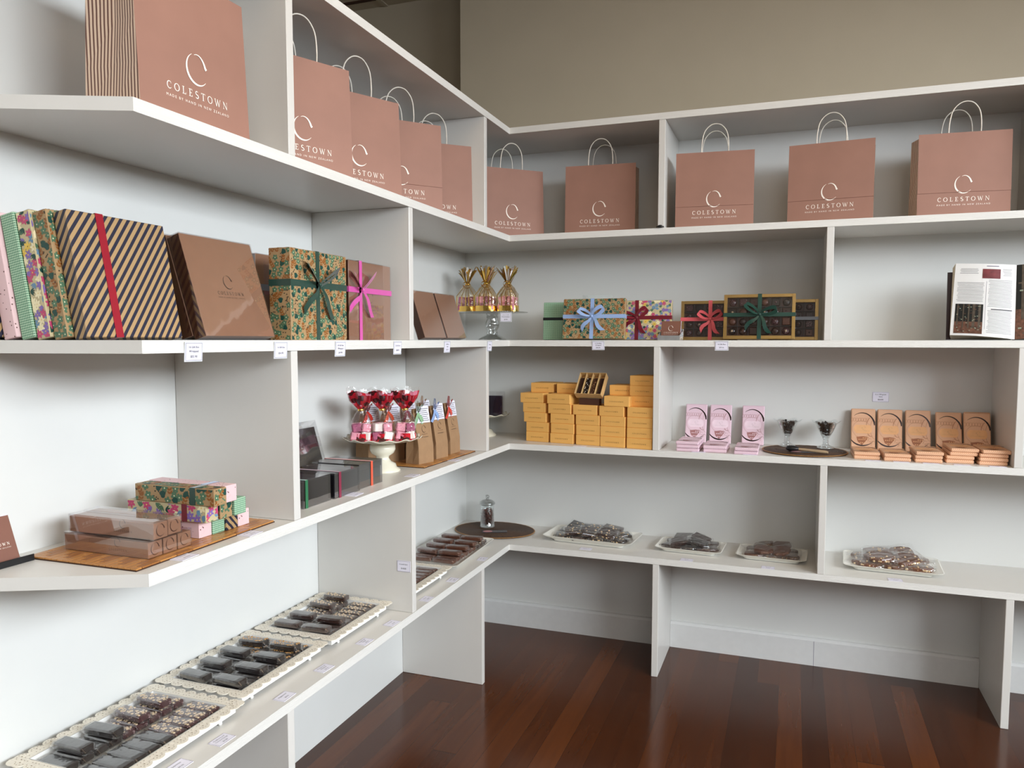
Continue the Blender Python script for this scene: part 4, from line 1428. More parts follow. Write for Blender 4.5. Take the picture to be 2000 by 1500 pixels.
# open tray of four bars
tp_ = W(1128, 796, y=base[2].y + .012)
t = thing('open_bar_box', 'open pale box holding four chocolate bars upright, propped on the yellow boxes', 'box', (tp_.x + .062, base[2].y + .085, Z4 + 4 * bh), (-R(0), 0, aa + R(2)))
TT = Matrix.Rotation(R(52), 4, 'X')
ob = MB()
w_, l_, hh = .125, .115, .034
Tm = Matrix.Translation((0, -.07, .03)) @ TT
ob.box(-w_ / 2, w_ / 2, 0, l_, 0, .0015, MYELI, Tm)
for x in (-w_ / 2, w_ / 2 - .0015): ob.box(x, x + .0015, 0, l_, .0015, hh, MYELI, Tm)
for y in (0, l_ - .0015): ob.box(-w_ / 2 + .0015, w_ / 2 - .0015, y, y + .0015, .0015, hh, MYELI, Tm)
ob.build('tray', t)
for i in (1, 2, 3):
    x = -w_ / 2 + i * w_ / 4
    MB().box(x - .0007, x + .0007, .0016, l_ - .0016, .0016, hh - .001, MYELI, Tm).build('divider', t)
MB().box(-w_ / 2 + .015, w_ / 2 - .015, -.075, -.045, 0, .0285, MBOXD).build('prop_block', t)
for i, mm in enumerate((MCHOC, MCHOK, MNUTC, MCHOC)):
    x = -w_ / 2 + (i + .5) * w_ / 4
    bt = thing('chocolate_bar', ['plain dark', 'white-dotted black', 'nut-flecked', 'rippled brown'][i] + ' chocolate bar in the open tray among the yellow boxes', 'chocolate bar', t.location, t.rotation_euler, 'bars in the open tray')
    MB().box(x - .0115, x + .0115, .006, l_ - .02, .0017, .024, mm, Tm, bev=.004).build('bar_body', bt)
    if i == 1:
        dt = MB()
        for k in range(11):
            c_ = Tm @ Vector((x + r.uniform(-.008, .008), .012 + k * .0075, .0242))
            dt.lathe([(.0022, 0), (.0016, .0012), (.0003, .0016)], 7, MPRINT, Matrix.Translation(c_) @ TT)
        dt.build('white_dots', bt)

# ------------------------------------------------------------ wrapped chocolate bars (pink and orange)
def bar_pack(mat, dark, fold):
    w, h, d = .094, .176, .0135
    t = thing('chocolate_bar_pack', 'x', 'chocolate bar')
    MB().box(-w / 2, w / 2, -d, 0, 0, h, mat, bev=.003).build('wrapper', t)
    pr = []
    r = random.Random(4)
    line = RUST_LINE if dark else RIB_LINE
    def ln(pts, wd): return [(line, q) for q in stroke(pts, wd)]
    # cacao leaf, pod and beans in fine line work
    for k in range(7):
        x = -.044 + k * .010
        pr += ln([(x + .005 * math.sin(a), .128 + .008 * math.cos(a)) for a in [i * 2 * PI / 8 for i in range(9)]], .0008)
    pr += ln(arcp(-.006, .088, .036, .036, 20, 340, 18), .0007)
    pr += ln(arcp(.030, .098, .018, .040, 100, 290, 10), .0016)
    pr += ln(arcp(.046, .092, .018, .045, 110, 270, 10), .0009)
    pr.append((line, [(-.026, .054), (-.020, .034), (-.004, .02), (.008, .034), (.022, .054), (0, .058)]))
    for i in range(4):
        for j in range(5):
            x, y = -.017 + j * .0075 + i * .001, .030 + i * .0068
            if abs(x) < .0185 - (3 - i) * .0035 + .002: pr.append((MCREAM_P if not dark else MPEACH_L, ell(x, y, .0027, .0022, .4, 6)))
    for a0, x0 in ((2.2, .018), (1.2, .03), (.4, .024)): pr += ln([(x0, .036), (x0 + .014 * math.cos(a0 - 1), .036 + .014 * math.sin(a0 - 1)), (x0 + .018 * math.cos(a0 - 1.6), .036 + .018 * math.sin(a0 - 1.6))], .0011)
    # label
    pr.append((mat if False else (MCREAM_P if not dark else MPEACH_L), [(u * 1, v) for u, v in [(-.036, .082), (-.036, .096), (-.028, .106), (.028, .106), (.034, .094), (.034, .080), (.027, .070), (-.026, .070)]]))
    pr += [(MBROWNP, q) for q in cresc(.015, .003, .0935)] + logo(MBROWNP, .048, .002, .0785, big=False, small=False)
    # big dark crescent
    p = arcp(-.004, .098, .050, .060, 128, 8, 16)
    pr += [(MFOIL_K, q) for q in stroke(p, [.0008 + .0062 * (i / 16) ** .8 for i in range(17)])]
    p = arcp(-.002, .068, .052, .050, 212, 322, 16)
    pr += [(MFOIL_K, q) for q in stroke(p, [.0008 + .0052 * math.sin(PI * min(1, (i + 2) / 17)) for i in range(17)])]
    pr = [(m, [(u + w / 2, v) for u, v in q]) for m, q in pr]
    pr = [(m, clip(q, w - .001, h - .002)) for m, q in pr]
    dk = MB()
    dk.decal(pr, ((-w / 2, -d, 0), (1, 0, 0), (0, 0, 1), (0, -1, 0)), .0004)
    dk.build('printed_design', t)
    return t


RUST_LINE = P('rust_brown_line_print', (164, 102, 66), .5)
RIB_LINE = P('mauve_brown_line_print', (164, 112, 112), .5)
MCREAM_P = P('pale_pink_label_print', (236, 212, 222), .5)
MPEACH_L = P('peach_label_print', (234, 178, 124), .5)
MFOIL_K = P('dark_foil_print', (40, 24, 22), .25, metal=.4)
pinkb = bar_pack(MLILAC, False, 0)
orab = bar_pack(MPEACH, True, 0)
GP, GO = 'pale pink chocolate bars on the lower back shelf', 'orange chocolate bars on the lower back shelf'
first = {'p': True, 'o': True}


def put_bar(kind, loc, rot, lab):
    src, grp = (pinkb, GP) if kind == 'p' else (orab, GO)
    if first[kind]:
        src.location, src.rotation_euler = loc, rot
        tag(src, lab, 'chocolate bar', grp)
        first[kind] = False
    else: dup(src, loc, rot, lab, grp)


lt = R(14)
for pxs, wd_ in (((1335, 1379), 'left'), ((1383, 1428), 'middle'), ((1446, 1494), 'right')):
    a, b2 = W(pxs[0], 830, y=-.10), W(pxs[1], 830, y=-.10)
    put_bar('p', ((a.x + b2.x) / 2, -.062, Z4), (-lt, 0, 0), 'pale pink chocolate bar standing upright, %s one of the three' % wd_)
for i, (pxs, wd_) in enumerate((((1664, 1712), 'leftmost'), ((1716, 1766), 'second from the left'), ((1771, 1823), 'middle'), ((1829, 1884), 'second from the right'))):
    a, b2 = W(pxs[0], 830, y=-.10), W(pxs[1], 830, y=-.10)
    put_bar('o', ((a.x + b2.x) / 2, -.062 - (.03 if i == 3 else 0), Z4), (-lt - (R(5) if i == 3 else 0), 0, 0), 'orange chocolate bar standing upright, %s of the five fronts' % wd_)
for k in range(4):
    a, b2 = W(1885, 830, y=-.12), W(1940, 830, y=-.12)
    put_bar('o', ((a.x + b2.x) / 2 + .003 * k, -.062 - .0155 * (3 - k) / math.cos(R(16)), Z4), (-R(16), 0, 0),
            ['orange chocolate bar at the front of the rightmost leaning group', 'orange chocolate bar second in the rightmost leaning group', 'orange chocolate bar third in the rightmost leaning group', 'orange chocolate bar hindmost in the rightmost leaning group'][k])


def stack(kind, pxl, pxr, pyf, n, name_, jit):
    a, b2 = W(pxl, pyf, z=Z4), W(pxr, pyf, z=Z4)
    for k in range(n):
        r = random.Random(n * 10 + k + pxl)
        dx, ra = (jit[k] if k < len(jit) else 0), R(r.uniform(-1.5, 1.5))
        # lying flat, printed side up: local -y (front) turns to +z ; local z runs away from the viewer
        y = (a.y + b2.y) / 2 + r.uniform(-.002, .003)
        m_ = Matrix.Rotation(ra, 4, 'Z') @ Matrix.Rotation(-PI / 2, 4, 'X')
        put_bar(kind, ((a.x + b2.x) / 2 + dx, y, Z4 + .0003 + k * .0142), m_.to_euler(),
                '%s chocolate bar lying flat, %s in the %s' % ('pale pink' if kind == 'p' else 'orange', (['only', 'bottom', 'middle', 'third', 'top'][k + 1] if n > 2 or k == 0 else 'top') if k < n - 1 else 'top', name_))


stack('p', 1319, 1366, 882, 3, 'left pink stack', (0, .001, -.002))
stack('p', 1374, 1418, 884, 2, 'middle pink stack', (0, -.001))
stack('p', 1434, 1479, 888, 2, 'right pink stack', (0, .002))
stack('o', 1668, 1718, 897, 2, 'leftmost orange stack', (0, 0))
stack('o', 1727, 1778, 901, 2, 'second orange stack from the left', (0, .001))
stack('o', 1787, 1841, 904, 3, 'third orange stack from the left', (0, 0, .003))
stack('o', 1848, 1902, 905, 4, 'fourth orange stack from the left', (0, .001, .012, .016))
stack('o', 1914, 1968, 909, 4, 'rightmost orange stack', (-.002, 0, .001, .009))

# ------------------------------------------------------------ rattan mats, sundae glasses, jar
def rattan(label, loc, rx, ry, h=.007):
    t = thing('rattan_mat', label, 'mat', loc)
    MB().lathe([(.001, 0), (1, 0), (1, h * .6), (.001, h * .6)], 64, MRAT, Matrix.Diagonal((rx * .985, ry * .985, 1, 1)), smooth=False).build('base', t)
    m = MB()
    rings = int(max(rx, ry) / .006)
    for k in range(rings):
        f = (k + .8) / rings
        n = 72
        pts = [(rx * f * math.cos(2 * PI * i / n), ry * f * math.sin(2 * PI * i / n)) for i in range(n)]
        rg = []
        for i, (x, y) in enumerate(pts):
            nx, ny = x / rx, y / ry
            l = math.hypot(nx, ny) or 1
            nx, ny = nx / l, ny / l
            rad = .0027 * (1 + .25 * (i % 2))
            rg.append([(x + nx * rad * math.cos(a), y + ny * rad * math.cos(a), h * .62 + rad * math.sin(a) * .9) for a in (0, PI / 3, 2 * PI / 3, PI)])
        rg.append(rg[0])
        m.loft(rg, MRATL if k == rings - 1 else MRAT, closed=False)
    m.build('coiled_weave', t)
    return t


rm = (1.626, -.196)
rattan('round dark rattan mat under the two sundae glasses', (*rm, Z4), .168, .165)
rattan('oval dark rattan mat under the lidded jar in the corner', (.222, -.166, Z5), .2, .158)
ZR = Z4 + .0075


def sundae(label, loc, seed):
    t = thing('sundae_glass', label, 'glass', loc)
    foot = [(.0005, 0), (.034, 0), (.035, .003), (.03, .007), (.014, .014), (.011, .02), (.013, .026), (.011, .034), (.012, .042), (.016, .048)]
    def fn(r_, z, a):
        k = max(0, (z - .085) / .03)
        return r_ * (1 + .07 * k * math.cos(6 * a + seed)), z + .005 * k * math.cos(6 * a + seed)
    bowl = [(.016, .048), (.024, .062), (.034, .082), (.041, .1), (.05, .111), (.056, .113), (.0565, .1145), (.05, .1135), (.0395, .101), (.0325, .083), (.0225, .064), (.0005, .052)]
    MB().lathe(foot, 28, MGLASS).build('foot', t)
    MB().lathe(bowl, 60, MGLASS, fn=fn).build('bowl', t)
    c = thing('chocolate_shavings', 'dark chocolate pieces heaped in the ' + ('left' if seed == 0 else 'right') + ' sundae glass', 'chocolate', loc)
    c['kind'] = 'stuff'
    m = MB()
    r = random.Random(seed + 5)
    for k in range(110):
        z = .058 + .05 * r.random()
        rr = (.018 + (z - .06) * .42) * math.sqrt(r.random()) * .85
        a = r.uniform(0, 2 * PI)
        Tm = Matrix.Translation((rr * math.cos(a), rr * math.sin(a), z)) @ Euler((r.uniform(0, 3), r.uniform(0, 3), r.uniform(0, 3))).to_matrix().to_4x4()
        m.box(-.006, .006, -.004, .004, -.003, .003, MCHOK if k % 3 else MCHOC, Tm, bev=.001)
    m.build('pieces', c)['kind'] = 'stuff'
    return t


p1, p2 = W(1537, 870, z=ZR), W(1612, 874, z=ZR)
sundae('clear fluted sundae glass at the left of the round rattan mat', (p1.x, p1.y - .01, ZR), 0)
sundae('clear fluted sundae glass at the right of the round rattan mat', (p2.x, p2.y - .01, ZR), 1)
pa, pb_ = W(1535, 874, z=ZR + .012), W(1633, 883, z=ZR + .006)
t = thing('serving_scoop', 'black-headed scoop with a pale wooden handle lying on the round rattan mat', 'scoop', (pa.x, pa.y - .012, ZR), (0, 0, math.atan2(pb_.y - pa.y, pb_.x - pa.x) - R(6)))
hd = MB()
hd.loft([[(x, ry_ * math.cos(a), .013 + rz_ * math.sin(a)) for a in [i * 2 * PI / 16 for i in range(16)]] for x, ry_, rz_ in ((-.001, .001, .001), (.004, .012, .008), (.014, .018, .012), (.03, .019, .012), (.044, .013, .009), (.052, .006, .006))], MBLACKPL, caps=(1, 1))
for k in range(8): hd.lathe([(.0035, -.001), (.0025, .0015), (.0003, .002)], 8, MBLACKPL, Matrix.Translation((.008 + k * .005, -.004, .0235 - abs(k - 3.5) * .0008)))
hd.build('scoop_head', t)
MB().tube([(.05, 0, .012), (.075, 0, .0105), (.085, 0, .010)], [.0045, .006, .006], MWOODH, 12).tube([(.0853, 0, .010), (.12, 0, .0085), (.155, 0, .0075), (.166, 0, .007)], [.0058, .0066, .0068, .005], MWOODH, 12).build('handle', t)


def slate_card(label, loc, rz, l=.105, w=.034):
    t = thing('name_card', label, 'card', loc, (0, 0, rz))
    MB().box(-l / 2, l / 2, -w / 2, w / 2, 0, .0015, MSLATE, bev=.0003).build('card', t)
    m = MB()
    z = .0015
    m.decal([(MROSE, ell(-l * .27, 0, l * .19, w * .4, 0, 24))] + [(MPRINT, q) for q in text('Chocolate Coated Beans', .0075, l * .2, 0)], ((0, 0, z), (1, 0, 0), (0, 1, 0), (0, 0, 1)), .0004)
    fr = [(MTAGB, q) for q in stroke([(-l / 2 + .002, -w / 2 + .002), (l / 2 - .002, -w / 2 + .002), (l / 2 - .002, w / 2 - .002), (-l / 2 + .002, w / 2 - .002)], .0006, True)]
    m.decal(fr, ((0, 0, z), (1, 0, 0), (0, 1, 0), (0, 0, 1)), .0004)
    m.build('printed_front', t)


pc = W(1570, 882, z=ZR)
slate_card('slate grey name card with a dusty rose oval on the round rattan mat', (pc.x, pc.y - .018, ZR), R(2))
pc = W(966, 1038, z=Z5 + .0085)
slate_card('slate grey name card with a dusty rose oval in front of the lidded jar', (pc.x, pc.y, Z5 + .0078), R(22), .12, .042)
pj = W(949, 1030, z=Z5 + .0075)
jl = (pj.x, pj.y + .02, Z5 + .0078)
t = thing('lidded_jar', 'clear glass jar with a domed knobbed lid on the oval rattan mat', 'jar', jl)
MB().lathe([(.0005, 0), (.036, 0), (.038, .004), (.034, .010), (.034, .105), (.036, .112), (.034, .112), (.0322, .104), (.0322, .012), (.0005, .009)], 36, MGLASS).build('jar_body', t)
ld = MB().lathe([(.0005, .1125), (.039, .1125), (.040, .117), (.036, .124), (.022, .133), (.008, .137), (.006, .140), (.0095, .144), (.011, .150), (.009, .156), (.0004, .159)], 36, MGLASSG)
ld.build('lid', t)
c = thing('coffee_beans', 'reddish brown chocolate-coated beans filling the lidded glass jar', 'beans', jl)
c['kind'] = 'stuff'
m = MB()
MBEAN, MBEAN2 = P('red_brown_bean', (112, 44, 32), .3, coat=.4), P('dark_brown_bean', (72, 30, 24), .3, coat=.4)
r = random.Random(8)
for k in range(420):
    z = .016 + .068 * r.random()
    rr = .0305 * math.sqrt(r.random())
    a = r.uniform(0, 2 * PI)
    Tm = Matrix.Translation((rr * math.cos(a), rr * math.sin(a), z)) @ Euler((r.uniform(0, 3), r.uniform(0, 3), r.uniform(0, 3))).to_matrix().to_4x4() @ Matrix.Diagonal((1.45, 1, .8, 1))
    m.lathe([(.0004, -.0036), (.003, -.002), (.0036, 0), (.003, .002), (.0004, .0036)], 7, MBEAN if k % 2 else MBEAN2, Tm)
m.build('beans', c)['kind'] = 'stuff'

# ------------------------------------------------------------ lace-edged trays on the bench shelf
def lace_tray(label, x0, x1, y0, y1):
    cx, cy, hx, hy = (x0 + x1) / 2, (y0 + y1) / 2, (x1 - x0) / 2, (y1 - y0) / 2
    t = thing('lace_edged_tray', label, 'tray', (cx, cy, Z5), group='white lace-edged trays on the bench shelf')
    H = .034
    ix, iy = hx - .036, hy - .036
    m = MB()
    m.box(-ix, ix, -iy, iy, H - .022, H - .020, MTRAY)
    for a in ((-ix - .002, -ix, -iy - .002, iy + .002), (ix, ix + .002, -iy - .002, iy + .002), (-ix, ix, -iy - .002, -iy), (-ix, ix, iy, iy + .002)):
        m.box(a[0], a[1], a[2], a[3], H - .022, H, MTRAY)
    for a in ((-ix - .016, -ix - .014, -iy - .016, iy + .016), (ix + .014, ix + .016, -iy - .016, iy + .016), (-ix - .014, ix + .014, -iy - .016, -iy - .014), (-ix - .014, ix + .014, iy + .014, iy + .016)):
        m.box(a[0], a[1], a[2], a[3], H - .022, H - .0012, MTRAY)
    m.build('tray_well', t)
    # scalloped, punched rim
    lace, hole = MB(), []
    e = .0012
    for (ax, L_, off, sg) in (('x', hx, hy, -1), ('x', hx, hy, 1), ('y', hy, hx, -1), ('y', hy, hx, 1)):
        n = max(3, int(round(2 * (L_ - .012) / .036)))
        inner = (iy if ax == 'x' else ix) + .001
        base_ = off - .0165
        Lx = (ix if ax == 'x' else iy) + .001
        def pt(u, v): return (u, v * sg) if ax == 'x' else (v * sg, u)
        rim = [(-base_x, base_) for base_x in ()]
        lo = L_ - .0165
        quad = [pt(-Lx, inner), pt(Lx, inner), pt(lo, base_), pt(-lo, base_)]
        lace.prism(quad if (sg > 0) == (ax == 'x') else quad[::-1], H - .0012, H, MLACE)
        w_ = 2 * lo / n
        for k in range(n):
            c0 = -lo + (k + .5) * w_
            arc = [pt(c0 + w_ * .5 * math.cos(PI * i / 8), base_ + .0165 * math.sin(PI * i / 8)) for i in range(9)]
            lace.prism(arc if (sg > 0) == (ax == 'x') else arc[::-1], H - .0014 - .0002 * (k % 2), H - .0002 * (k % 2) + .0004, MLACE)
            for i in range(5):
                a = PI * (i + .5) / 5
                hole.append((MLHOLE, ell(*pt(c0 + w_ * .34 * math.cos(a), base_ + .0095 * math.sin(a)), .0017, .0011, a, 5)))
            hole.append((MLHOLE, ell(*pt(c0, base_ + .001), .0022, .0016, 0, 6)))
            for i in range(3): hole.append((MLHOLE, ell(*pt(c0 + (i - 1) * .009, (inner + base_) / 2), .0014, .0014, 0, 5)))
    for sx in (-1, 1):
        for sy in (-1, 1):
            q = [(sx * (hx - .0165) + .0165 * math.cos(2 * PI * i / 12), sy * (hy - .0165) + .0165 * math.sin(2 * PI * i / 12)) for i in range(12)]
            lace.prism(q, H - .0014, H + .0006, MLACE)
    lace.decal(hole, ((0, 0, H), (1, 0, 0), (0, 1, 0), (0, 0, 1)), .0009)
    lace.build('lace_rim', t)
    for sx in (-1, 1):
        for sy in (-1, 1):
            MB().lathe([(.0005, 0), (.004, .001), (.0055, .005), (.004, .009), (.003, .0118)], 12, MTRAY, Matrix.Translation((sx * (ix + .008), sy * (iy - .03), 0))).build('ball_foot', t)
    return cx, cy, ix, iy, Z5 + H - .0198


def choc_piece(t, mat, l, w, h, top=None, seed=0, wrap=True):
    r = random.Random(seed)
    MB().box(-l / 2, l / 2, -w / 2, w / 2, .0008, h, mat, bev=.0028).build('chocolate', t)
    if top:
        m = MB()
        for k in range(46 if top in (MCRUMB, MOAT) else 26):
            x, y = r.uniform(-l * .45, l * .45), r.uniform(-w * .4, w * .4)
            s_ = r.uniform(.0012, .0026)
            m.box(-s_, s_, -s_, s_, -s_ * .3, s_ * .8, top, Matrix.Translation((x, y, h)) @ Matrix.Rotation(r.uniform(0, 3), 4, 'Z'), bev=s_ * .3)
        m.build('topping', t)['kind'] = 'stuff'
    if wrap:
        rg = []
        for x, k, hz in ((-l / 2 - .013, .95, .12), (-l / 2 - .005, .66, .4), (-l / 2 - .0012, 1.0, 1.02), (-l * .3, 1.02, 1.05), (0, 1.01, 1.03), (l * .3, 1.03, 1.06), (l / 2 + .0012, 1.0, 1.02), (l / 2 + .005, .66, .4), (l / 2 + .013, .95, .12)):
            ww, hh_ = w / 2 * k + .0012, h * hz + .001
            n = 20
            ring = []
            for i in range(n):
                a = 2 * PI * i / n
                c, s = math.cos(a), math.sin(a)
                q = (abs(c) ** 9 + abs(s) ** 9) ** (-1 / 9)
                ring.append((x + r.uniform(-.001, .001), ww * c * q * (1 + r.uniform(-.012, .012)), max(.0002, hh_ / 2 + hh_ / 2 * s * q * (1 + r.uniform(-.02, .02)) + (h * .2 if hz < .4 else 0))))
            rg.append(ring)
        MB().loft(rg, MFILMB).build('clear_wrapper', t)


protos = {}
BARK = {'black': ('glossy near-black', MCHOK, None), 'berry': ('white-speckled berry-dark', MCHOS, MOAT), 'nut': ('chopped-nut-topped', MCHOK, MCRUMB), 'dark': ('plain dark', MCHOC, None), 'flake': ('flake-topped brown', MCHOC, MOAT), 'milk': ('plain brown', MCHOM, None)}
BGRP = 'cellophane-wrapped chocolate bars in the trays'


def bar(kind, loc, rot, lab, l=.094, w=.0335, h=.0165):
    key = (kind, l)
    nm, mat, top = BARK[kind]
    if key not in protos:
        t = thing('wrapped_chocolate_bar', lab, 'chocolate bar', loc, rot, BGRP)
        choc_piece(t, mat, l, w, h, top, len(protos) + 3)
        protos[key] = t
    else: t = dup(protos[key], loc, rot, lab, BGRP)
    return t


def fill_tray(tr, kinds, name_, seed, l=.085, pitch=.036, h=.0195, upper=()):
    cx, cy, ix, iy, z = tr
    r = random.Random(seed)
    n = len(kinds)
    step = (2 * iy - .036) / (n - 1)
    side = ['left', 'right']
    OR = ['first', 'second', 'third', 'fourth', 'fifth', 'sixth', 'seventh', 'eighth', 'ninth']
    for i, kk in enumerate(kinds):
        for c in (0, 1):
            k = kk[c] if isinstance(kk, tuple) else kk
            if not k: continue
            x = cx + (-1, 1)[c] * (ix * .5 - .001)
            y = cy - iy + .019 + i * step
            up = i in upper if c == 0 else (i in upper and i % 2 == 0)
            bar(k, (x, y, z), (0, 0, R(r.uniform(-3, 3))), '%s bar, %s from near in the %s row of the %s' % (BARK[k][0], OR[i], ('back', 'front')[c], name_), l=l)
            if up:
                bar(k, (x + r.uniform(-.004, .004), y + r.uniform(-.002, .008), z + h), (0, 0, R(r.uniform(-5, 5))), 'upper %s bar over the %s of the %s row, %s' % (BARK[k][0], OR[i], ('back', 'front')[c], name_), l=l)


t1 = lace_tray('nearest white lace-edged tray, holding black and berry-speckled bars', .022, .322, -2.512, -2.102)
fill_tray(t1, ['black', 'black', 'black', 'black', ('berry', 'black'), 'berry', 'berry', 'berry', 'berry'], 'nearest tray', 1, upper=(1, 3, 5, 7))
t2 = lace_tray('middle white lace-edged tray, holding black bars and nut-topped bars', .010, .302, -2.094, -1.708)
fill_tray(t2, ['black', 'black', 'black', 'black', 'black', ('nut', 'nut'), 'nut', 'nut'], 'middle tray', 2, upper=(0, 2, 4, 6))
t3 = lace_tray('farther white lace-edged tray before the upright, holding brown and flake-topped bars', .014, .308, -1.700, -1.330)
fill_tray(t3, ['dark', 'dark', 'dark', ('flake', 'dark'), 'flake', ('flake', 'flake'), 'flake', 'flake'], 'farther tray', 3, upper=(0, 2, 5, 7))
t4 = lace_tray('white lace-edged tray just beyond the upright, holding plain brown bars', .030, .328, -1.290, -.882)
fill_tray(t4, ['nut', 'nut', 'milk', 'milk', 'milk', 'milk', 'milk', 'milk', 'milk'], 'tray beyond the upright', 4, upper=(3, 5, 7))


def platter(name, label, cx, cy, hx, hy, rz, h, mat, up=0, foot=None):
    t = thing(name, label, 'platter', (cx, cy, Z5), (0, 0, rz))
    def rr(sx, sy, rad, z, lift=0):
        out = []
        for qx, qy, a0 in ((1, 1, 0), (-1, 1, 90), (-1, -1, 180), (1, -1, 270)):
            for i in range(6):
                a = R(a0 + 18 * i)
                x, y = qx * (sx - rad) + rad * math.cos(a), qy * (sy - rad) + rad * math.sin(a)
                out.append((x, y, z + lift * (x / sx) ** 2))
        return out
    m = MB()
    fx, fy = hx * .78, hy * .78
    m.loft([rr(fx, fy, .02, .002), rr(fx, fy, .02, .004), rr(fx + .006, fy + .006, .022, h * .45), rr(hx - .003, hy - .003, .024, h - .002, up), rr(hx, hy, .024, h, up), rr(hx - .004, hy - .004, .022, h + .0006, up), rr(fx + .001, fy + .001, .02, h * .55), rr(fx * .5, fy * .5, .01, h * .52)], mat, caps=(1, 1), smooth=False)
    m.build('dish', t)
    MB().loft([rr(fx - .004, fy - .004, .018, 0), rr(fx - .004, fy - .004, .018, .0019)], MBLKF, caps=(1, 1), smooth=False).build('rubber_base', t)
    return cx, cy, fx, fy, Z5 + h * .56


pl = platter('serving_platter', 'plain white rectangular platter of brown bars beyond the lace-edged trays', .188, -.615, .128, .235, R(2), .021, MCER)
cx, cy, fx, fy, z = pl
r = random.Random(77)
OR = ['first', 'second', 'third', 'fourth', 'fifth', 'sixth', 'seventh', 'eighth', 'ninth']
for i in range(9):
    for c in (0, 1):
        y = cy - fy + .02 + i * (2 * fy - .036) / 8
        x = cx + (-1, 1)[c] * fx * .52
        bar('flake' if i > 5 and c else 'milk', (x, y, z), (0, 0, R(r.uniform(-5, 5))), '%s bar, %s from near in the %s row of the plain platter' % ('flake-topped brown' if i > 5 and c else 'plain brown', OR[i], ('back', 'front')[c]))
        if i % 2 and i < 8:
            bar('milk', (x + r.uniform(-.006, .006), y + .012, z + .0195), (0, 0, R(r.uniform(-8, 8))), 'plain brown bar stacked over the %s of the %s row, plain platter' % (OR[i], ('back', 'front')[c]))


def slab(label, loc, rot, mat, rx, ry, h, seed, nuts=None, group=None, rect=False):
    r = random.Random(seed)
    t = thing('bagged_chocolate_piece', label, 'chocolate', loc, rot, group)
    if rect: poly = [(-rx, -ry), (rx, -ry * .94), (rx * .97, ry), (-rx * .98, ry * .96)]
    else: poly = [(rx * math.cos(a) * r.uniform(.82, 1.1), ry * math.sin(a) * r.uniform(.82, 1.1)) for a in [2 * PI * i / 9 for i in range(9)]]
    m = MB()
    m.loft([[(x * .97, y * .97, .0008) for x, y in poly], [(x, y, h * .3) for x, y in poly], [(x, y, h * .75) for x, y in poly], [(x * .94, y * .94, h) for x, y in poly]], mat, caps=(1, 1), smooth=False)
    m.build('chocolate', t)
    if nuts:
        m = MB()
        for k in range(14):
            if k < 7: x, y, zz = r.uniform(-rx * .7, rx * .7), r.uniform(-ry * .7, ry * .7), h
            else:
                x, y, zz = r.uniform(-rx * .85, rx * .85), -ry * .9, h * .5
            q = r.uniform(.0028, .005)
            m.lathe([(.0003, -q), (q * .8, -q * .5), (q, 0), (q * .8, q * .5), (.0003, q * .8)], 7, nuts, Matrix.Translation((x, y, zz)))
        m.build('nuts', t)
    rg = []
    for z, k in ((.0003, 1.08), (h * .5, 1.16), (h * 1.1, 1.1), (h * 1.35, .8)):
        rg.append([(x * k + r.uniform(-.004, .004), y * k + r.uniform(-.004, .004), z) for x, y in ([(-rx, -ry), (0, -ry), (rx, -ry), (rx, 0), (rx, ry), (0, ry), (-rx, ry), (-rx, 0)])])
    f_ = MB().loft(rg, MFILM, caps=(0, 1))
    a = r.uniform(0, 2 * PI)
    f_.build('clear_bag', t)
    return t


def fill_platter(pl, rows, mat, nuts, h, name_, grp, seed, rx, ry, rect, rz=0, levels=2, what=''):
    cx, cy, fx, fy, z = pl
    r = random.Random(seed)
    for lv in range(levels):
        cols = rows - lv
        for j in range(2):
            for i in range(cols):
                x = cx + (-fx * .95 + (i + .5 + .5 * lv) * 2 * fx * .95 / rows) + r.uniform(-.004, .004)
                y = cy + (j - .5) * fy * 1.05 + r.uniform(-.006, .006)
                place_ = '%s, %s %s row of the %s, %s from its left' % (what, ('lower', 'upper')[lv], ('front', 'back')[j], name_, OR[i])
                slab(place_, (x, y, z + lv * (h + .009)), (R(r.uniform(2, 16)) * lv, R(r.uniform(-14, 14)) * lv, R(r.uniform(-25, 25))), mat[r.randrange(len(mat))], rx * r.uniform(.9, 1.1), ry * r.uniform(.9, 1.1), h, seed * 100 + lv * 20 + j * 10 + i, nuts, grp, rect)


pl1 = platter('serving_platter', 'white curved platter of nut-studded dark slabs, right of the oval rattan mat', .716, -.170, .213, .118, R(-4), .024, MCER, up=.004)
fill_platter(pl1, 4, [MCHOK, MCHOC], MNUT, .016, 'curved platter', 'bagged nut slabs on the curved platter', 5, .046, .036, True, what='dark nut-studded slab')
pl2 = platter('serving_platter', 'small white platter of smooth dark pieces, left of its twin on the bench', 1.165, -.178, .145, .1, R(-3), .021, MCER)
fill_platter(pl2, 3, [MCHOK, MCHOC], None, .014, 'left small platter', 'bagged smooth pieces on the left small platter', 6, .042, .030, True, what='smooth dark piece')
pl3 = platter('serving_platter', 'small white platter of flecked brown rounds, beside the upright on the bench', 1.508, -.182, .142, .1, R(-3), .021, MCER)
fill_platter(pl3, 3, [MNUTC, MCHOM], None, .013, 'right small platter', 'bagged flecked rounds on the right small platter', 7, .047, .038, False, what='flecked brown round')
pl4 = platter('serving_platter', 'white platter of caramel nut brittle, rightmost on the bench shelf', 1.972, -.172, .182, .125, R(-3), .023, MCER)
fill_platter(pl4, 3, [MCARA], MNUT, .018, 'rightmost platter', 'bagged nut brittle on the rightmost platter', 8, .060, .044, False, what='caramel nut brittle')

